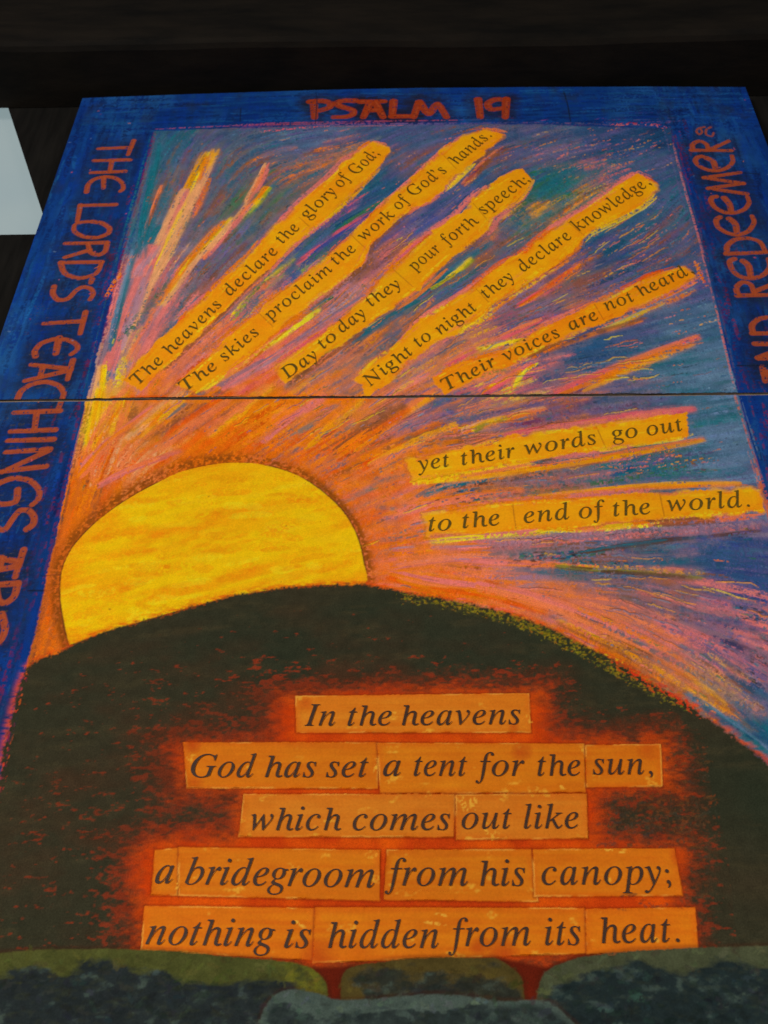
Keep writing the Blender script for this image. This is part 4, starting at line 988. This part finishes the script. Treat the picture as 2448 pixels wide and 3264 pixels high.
def glyph(c):
    if c not in GL:
        g = ital(c); co, fc = text_mesh(g); co2, _ = text_mesh(g + g)
        adv = np.ptp(co2[:, 0]) - np.ptp(co[:, 0])
        if c == 'h': co = co * [.90, .855]; adv *= .90
        if c in ';,.': co = co * [.8, .85]; adv *= 1.0
        GL[c] = (co, fc, adv)
    return GL[c]
ASC = glyph('d')[0][:, 1].max()
K = 1659 / 2448
def word(txt, a, b2, asc, shear=0.0, track=.05, fit=1.0):
    """place a word so that it spans the two measured baseline points (source px); asc = px vector of an ascender"""
    A, B = Q(a[0] * K, a[1] * K), Q(b2[0] * K, b2[1] * K); e = B - A; L_ = np.linalg.norm(e); u = e / L_; n_ = np.array([-u[1], u[0]])
    mid = (np.array(a) + b2) / 2
    hv = Q((mid[0] + asc[0]) * K, (mid[1] + asc[1]) * K) - Q(mid[0] * K, mid[1] * K)
    hgt = abs(hv.dot(n_)); sy = hgt / ASC * fit
    xs, cs, fs, x, nV = [], [], [], 0, 0
    for ch in txt:
        co, fc, adv = glyph(ch)
        c = co.copy(); c[:, 0] += shear * c[:, 1]; c[:, 0] += x
        cs.append(c); fs += [[i + nV for i in f_] for f_ in fc]; nV += len(c); x += adv + track
    c = np.vstack(cs); x0, x1 = c[:, 0].min(), c[:, 0].max()
    sx = L_ / (x1 - x0)
    p = A + np.outer((c[:, 0] - x0) * sx, u) + np.outer(c[:, 1] * sy, n_)
    return p, fs, (sx / sy)
TXT = {  # strip: asc vector, shear, [ [ (word, start, end), ... ] per slip ]
 0: ((-25, -27), 0, [[('The', (444, 1228), (526, 1152)), ('heavens', (547, 1131), (712, 972))], [('declare', (735, 945), (891, 803)), ('the', (903, 778), (960, 728))], [('glory', (981, 702), (1078, 612)), ('of', (1089, 600), (1125, 564)), ('God;', (1140, 558), (1211, 494))]]),
 1: ((-27, -30), 0, [[('The', (596, 1248), (698, 1172)), ('skies', (718, 1155), (831, 1063))], [('proclaim', (858, 1027), (1063, 863)), ('the', (1076, 846), (1140, 797))], [('work', (1163, 768), (1264, 687)), ('of', (1274, 671), (1314, 637)), ("God's", (1323, 627), (1429, 547))], [('hands.', (1460, 525), (1569, 436))]]),
 2: ((-27, -37), 0, [[('Day', (916, 1211), (1020, 1137)), ('to', (1033, 1114), (1080, 1077)), ('day', (1092, 1063), (1173, 1004)), ('they', (1186, 979), (1284, 911))], [('pour', (1320, 869), (1412, 797)), ('forth', (1424, 786), (1529, 710))], [('speech;', (1545, 686), (1690, 579))]]),
 3: ((-23, -34), 0, [[('Night', (1179, 1236), (1322, 1125)), ('to', (1338, 1108), (1382, 1078)), ('night', (1406, 1069), (1526, 986))], [('they', (1555, 953), (1645, 888)), ('declare', (1670, 869), (1827, 758))], [('knowledge,', (1847, 739), (2076, 589))]]),
 4: ((-19, -36), 0, [[('Their', (1428, 1246), (1590, 1163)), ('voices', (1617, 1153), (1791, 1072)), ('are', (1822, 1055), (1913, 1017))], [('not', (1937, 993), (2028, 959)), ('heard,', (2048, 946), (2212, 871))]]),
 5: ((-8, -54), 0, [[('yet', (1331, 1503), (1437, 1488)), ('their', (1474, 1485), (1648, 1458)), ('words', (1678, 1452), (1906, 1416))], [('go', (1951, 1407), (2038, 1394)), ('out', (2066, 1391), (2182, 1374))]]),
 6: ((-5, -61), 0, [[('to', (1367, 1696), (1441, 1691)), ('the', (1476, 1686), (1596, 1675))], [('end', (1672, 1670), (1820, 1656)), ('of', (1848, 1655), (1938, 1648)), ('the', (1957, 1648), (2077, 1640))], [('world.', (2132, 1632), (2390, 1617))]]),
 7: ((0, -75), 0, [[('In', (970, 2315), (1068, 2315)), ('the', (1108, 2315), (1248, 2314)), ('heavens', (1281, 2314), (1661, 2310))]]),
 8: ((0, -77), 0, [[('God', (606, 2479), (811, 2479)), ('has', (845, 2479), (1006, 2479)), ('set', (1039, 2479), (1174, 2478))], [('a', (1221, 2475), (1277, 2475)), ('tent', (1319, 2475), (1490, 2475)), ('for', (1515, 2475), (1674, 2475)), ('the', (1714, 2475), (1853, 2474))], [('sun,', (1890, 2470), (2080, 2470))]]),
 9: ((0, -83), 0, [[('which', (797, 2648), (1087, 2648)), ('comes', (1124, 2648), (1435, 2647))], [('out', (1472, 2644), (1633, 2643)), ('like', (1670, 2643), (1847, 2642))]]),
 10: ((0, -86), 0, [[('a', (494, 2817), (549, 2817))], [('bridegroom', (590, 2820), (1193, 2831))], [('from', (1227, 2824), (1491, 2825)), ('his', (1531, 2825), (1676, 2825))], [('canopy;', (1728, 2822), (2138, 2820))]]),
 11: ((0, -90), 0, [[('nothing', (464, 3011), (872, 3019)), ('is', (906, 3022), (988, 3023))], [('hidden', (1046, 3023), (1398, 3023)), ('from', (1428, 3018), (1692, 3015)), ('its', (1738, 3014), (1854, 3013))], [('heat.', (1918, 3008), (2166, 3004))]])}
def ink_mat(name, c1, c2):
    m = plain_mat(name, c1, c2, 180, (1, 1, 1), .6, .1, .0003, .3)
    return m
ink_u = ink_mat('brown print seen through amber wash', tuple(alb((72, 56, 8))), tuple(alb((100, 76, 10))))
ink_l = ink_mat('dark brown print', tuple(alb((46, 26, 16))), tuple(alb((66, 38, 18))))
for s, (asc, sh, slips) in TXT.items():
    ids = (SLIP + SLIP2)[s]
    rr = [word(w_[0], w_[1], w_[2], asc, sh)[2] for ws in slips for w_ in ws]
    fit = float(np.mean(rr)) / (1.06 if s < 5 else .985)                       # one type size per line: the print keeps its own proportions
    for k, words in zip(ids, slips):
        board = 'upper' if ('upper', k) in OBJ and s < 5 else 'lower'
        host = OBJ.get((board, k))
        if host is None: print('no host', s, k); continue
        par_loc = np.array(host.parent.location)
        for w_ in words:                                  # every printed word is a piece of its own on its slip
            p, fs, ratio = word(w_[0], w_[1], w_[2], asc, sh, .05 if s < 7 else .035, fit)
            co = np.stack([p[:, 0], np.full(len(p), WALL - .0030), p[:, 1]], 1) - par_loc
            mesh_np('lettering', co, fs, ink_u if s < 7 else ink_l, host, False)
print('grid', W, H, 'ZT', ZT, 'JZ', JZ, 'top', top_line.min(), top_line.max())
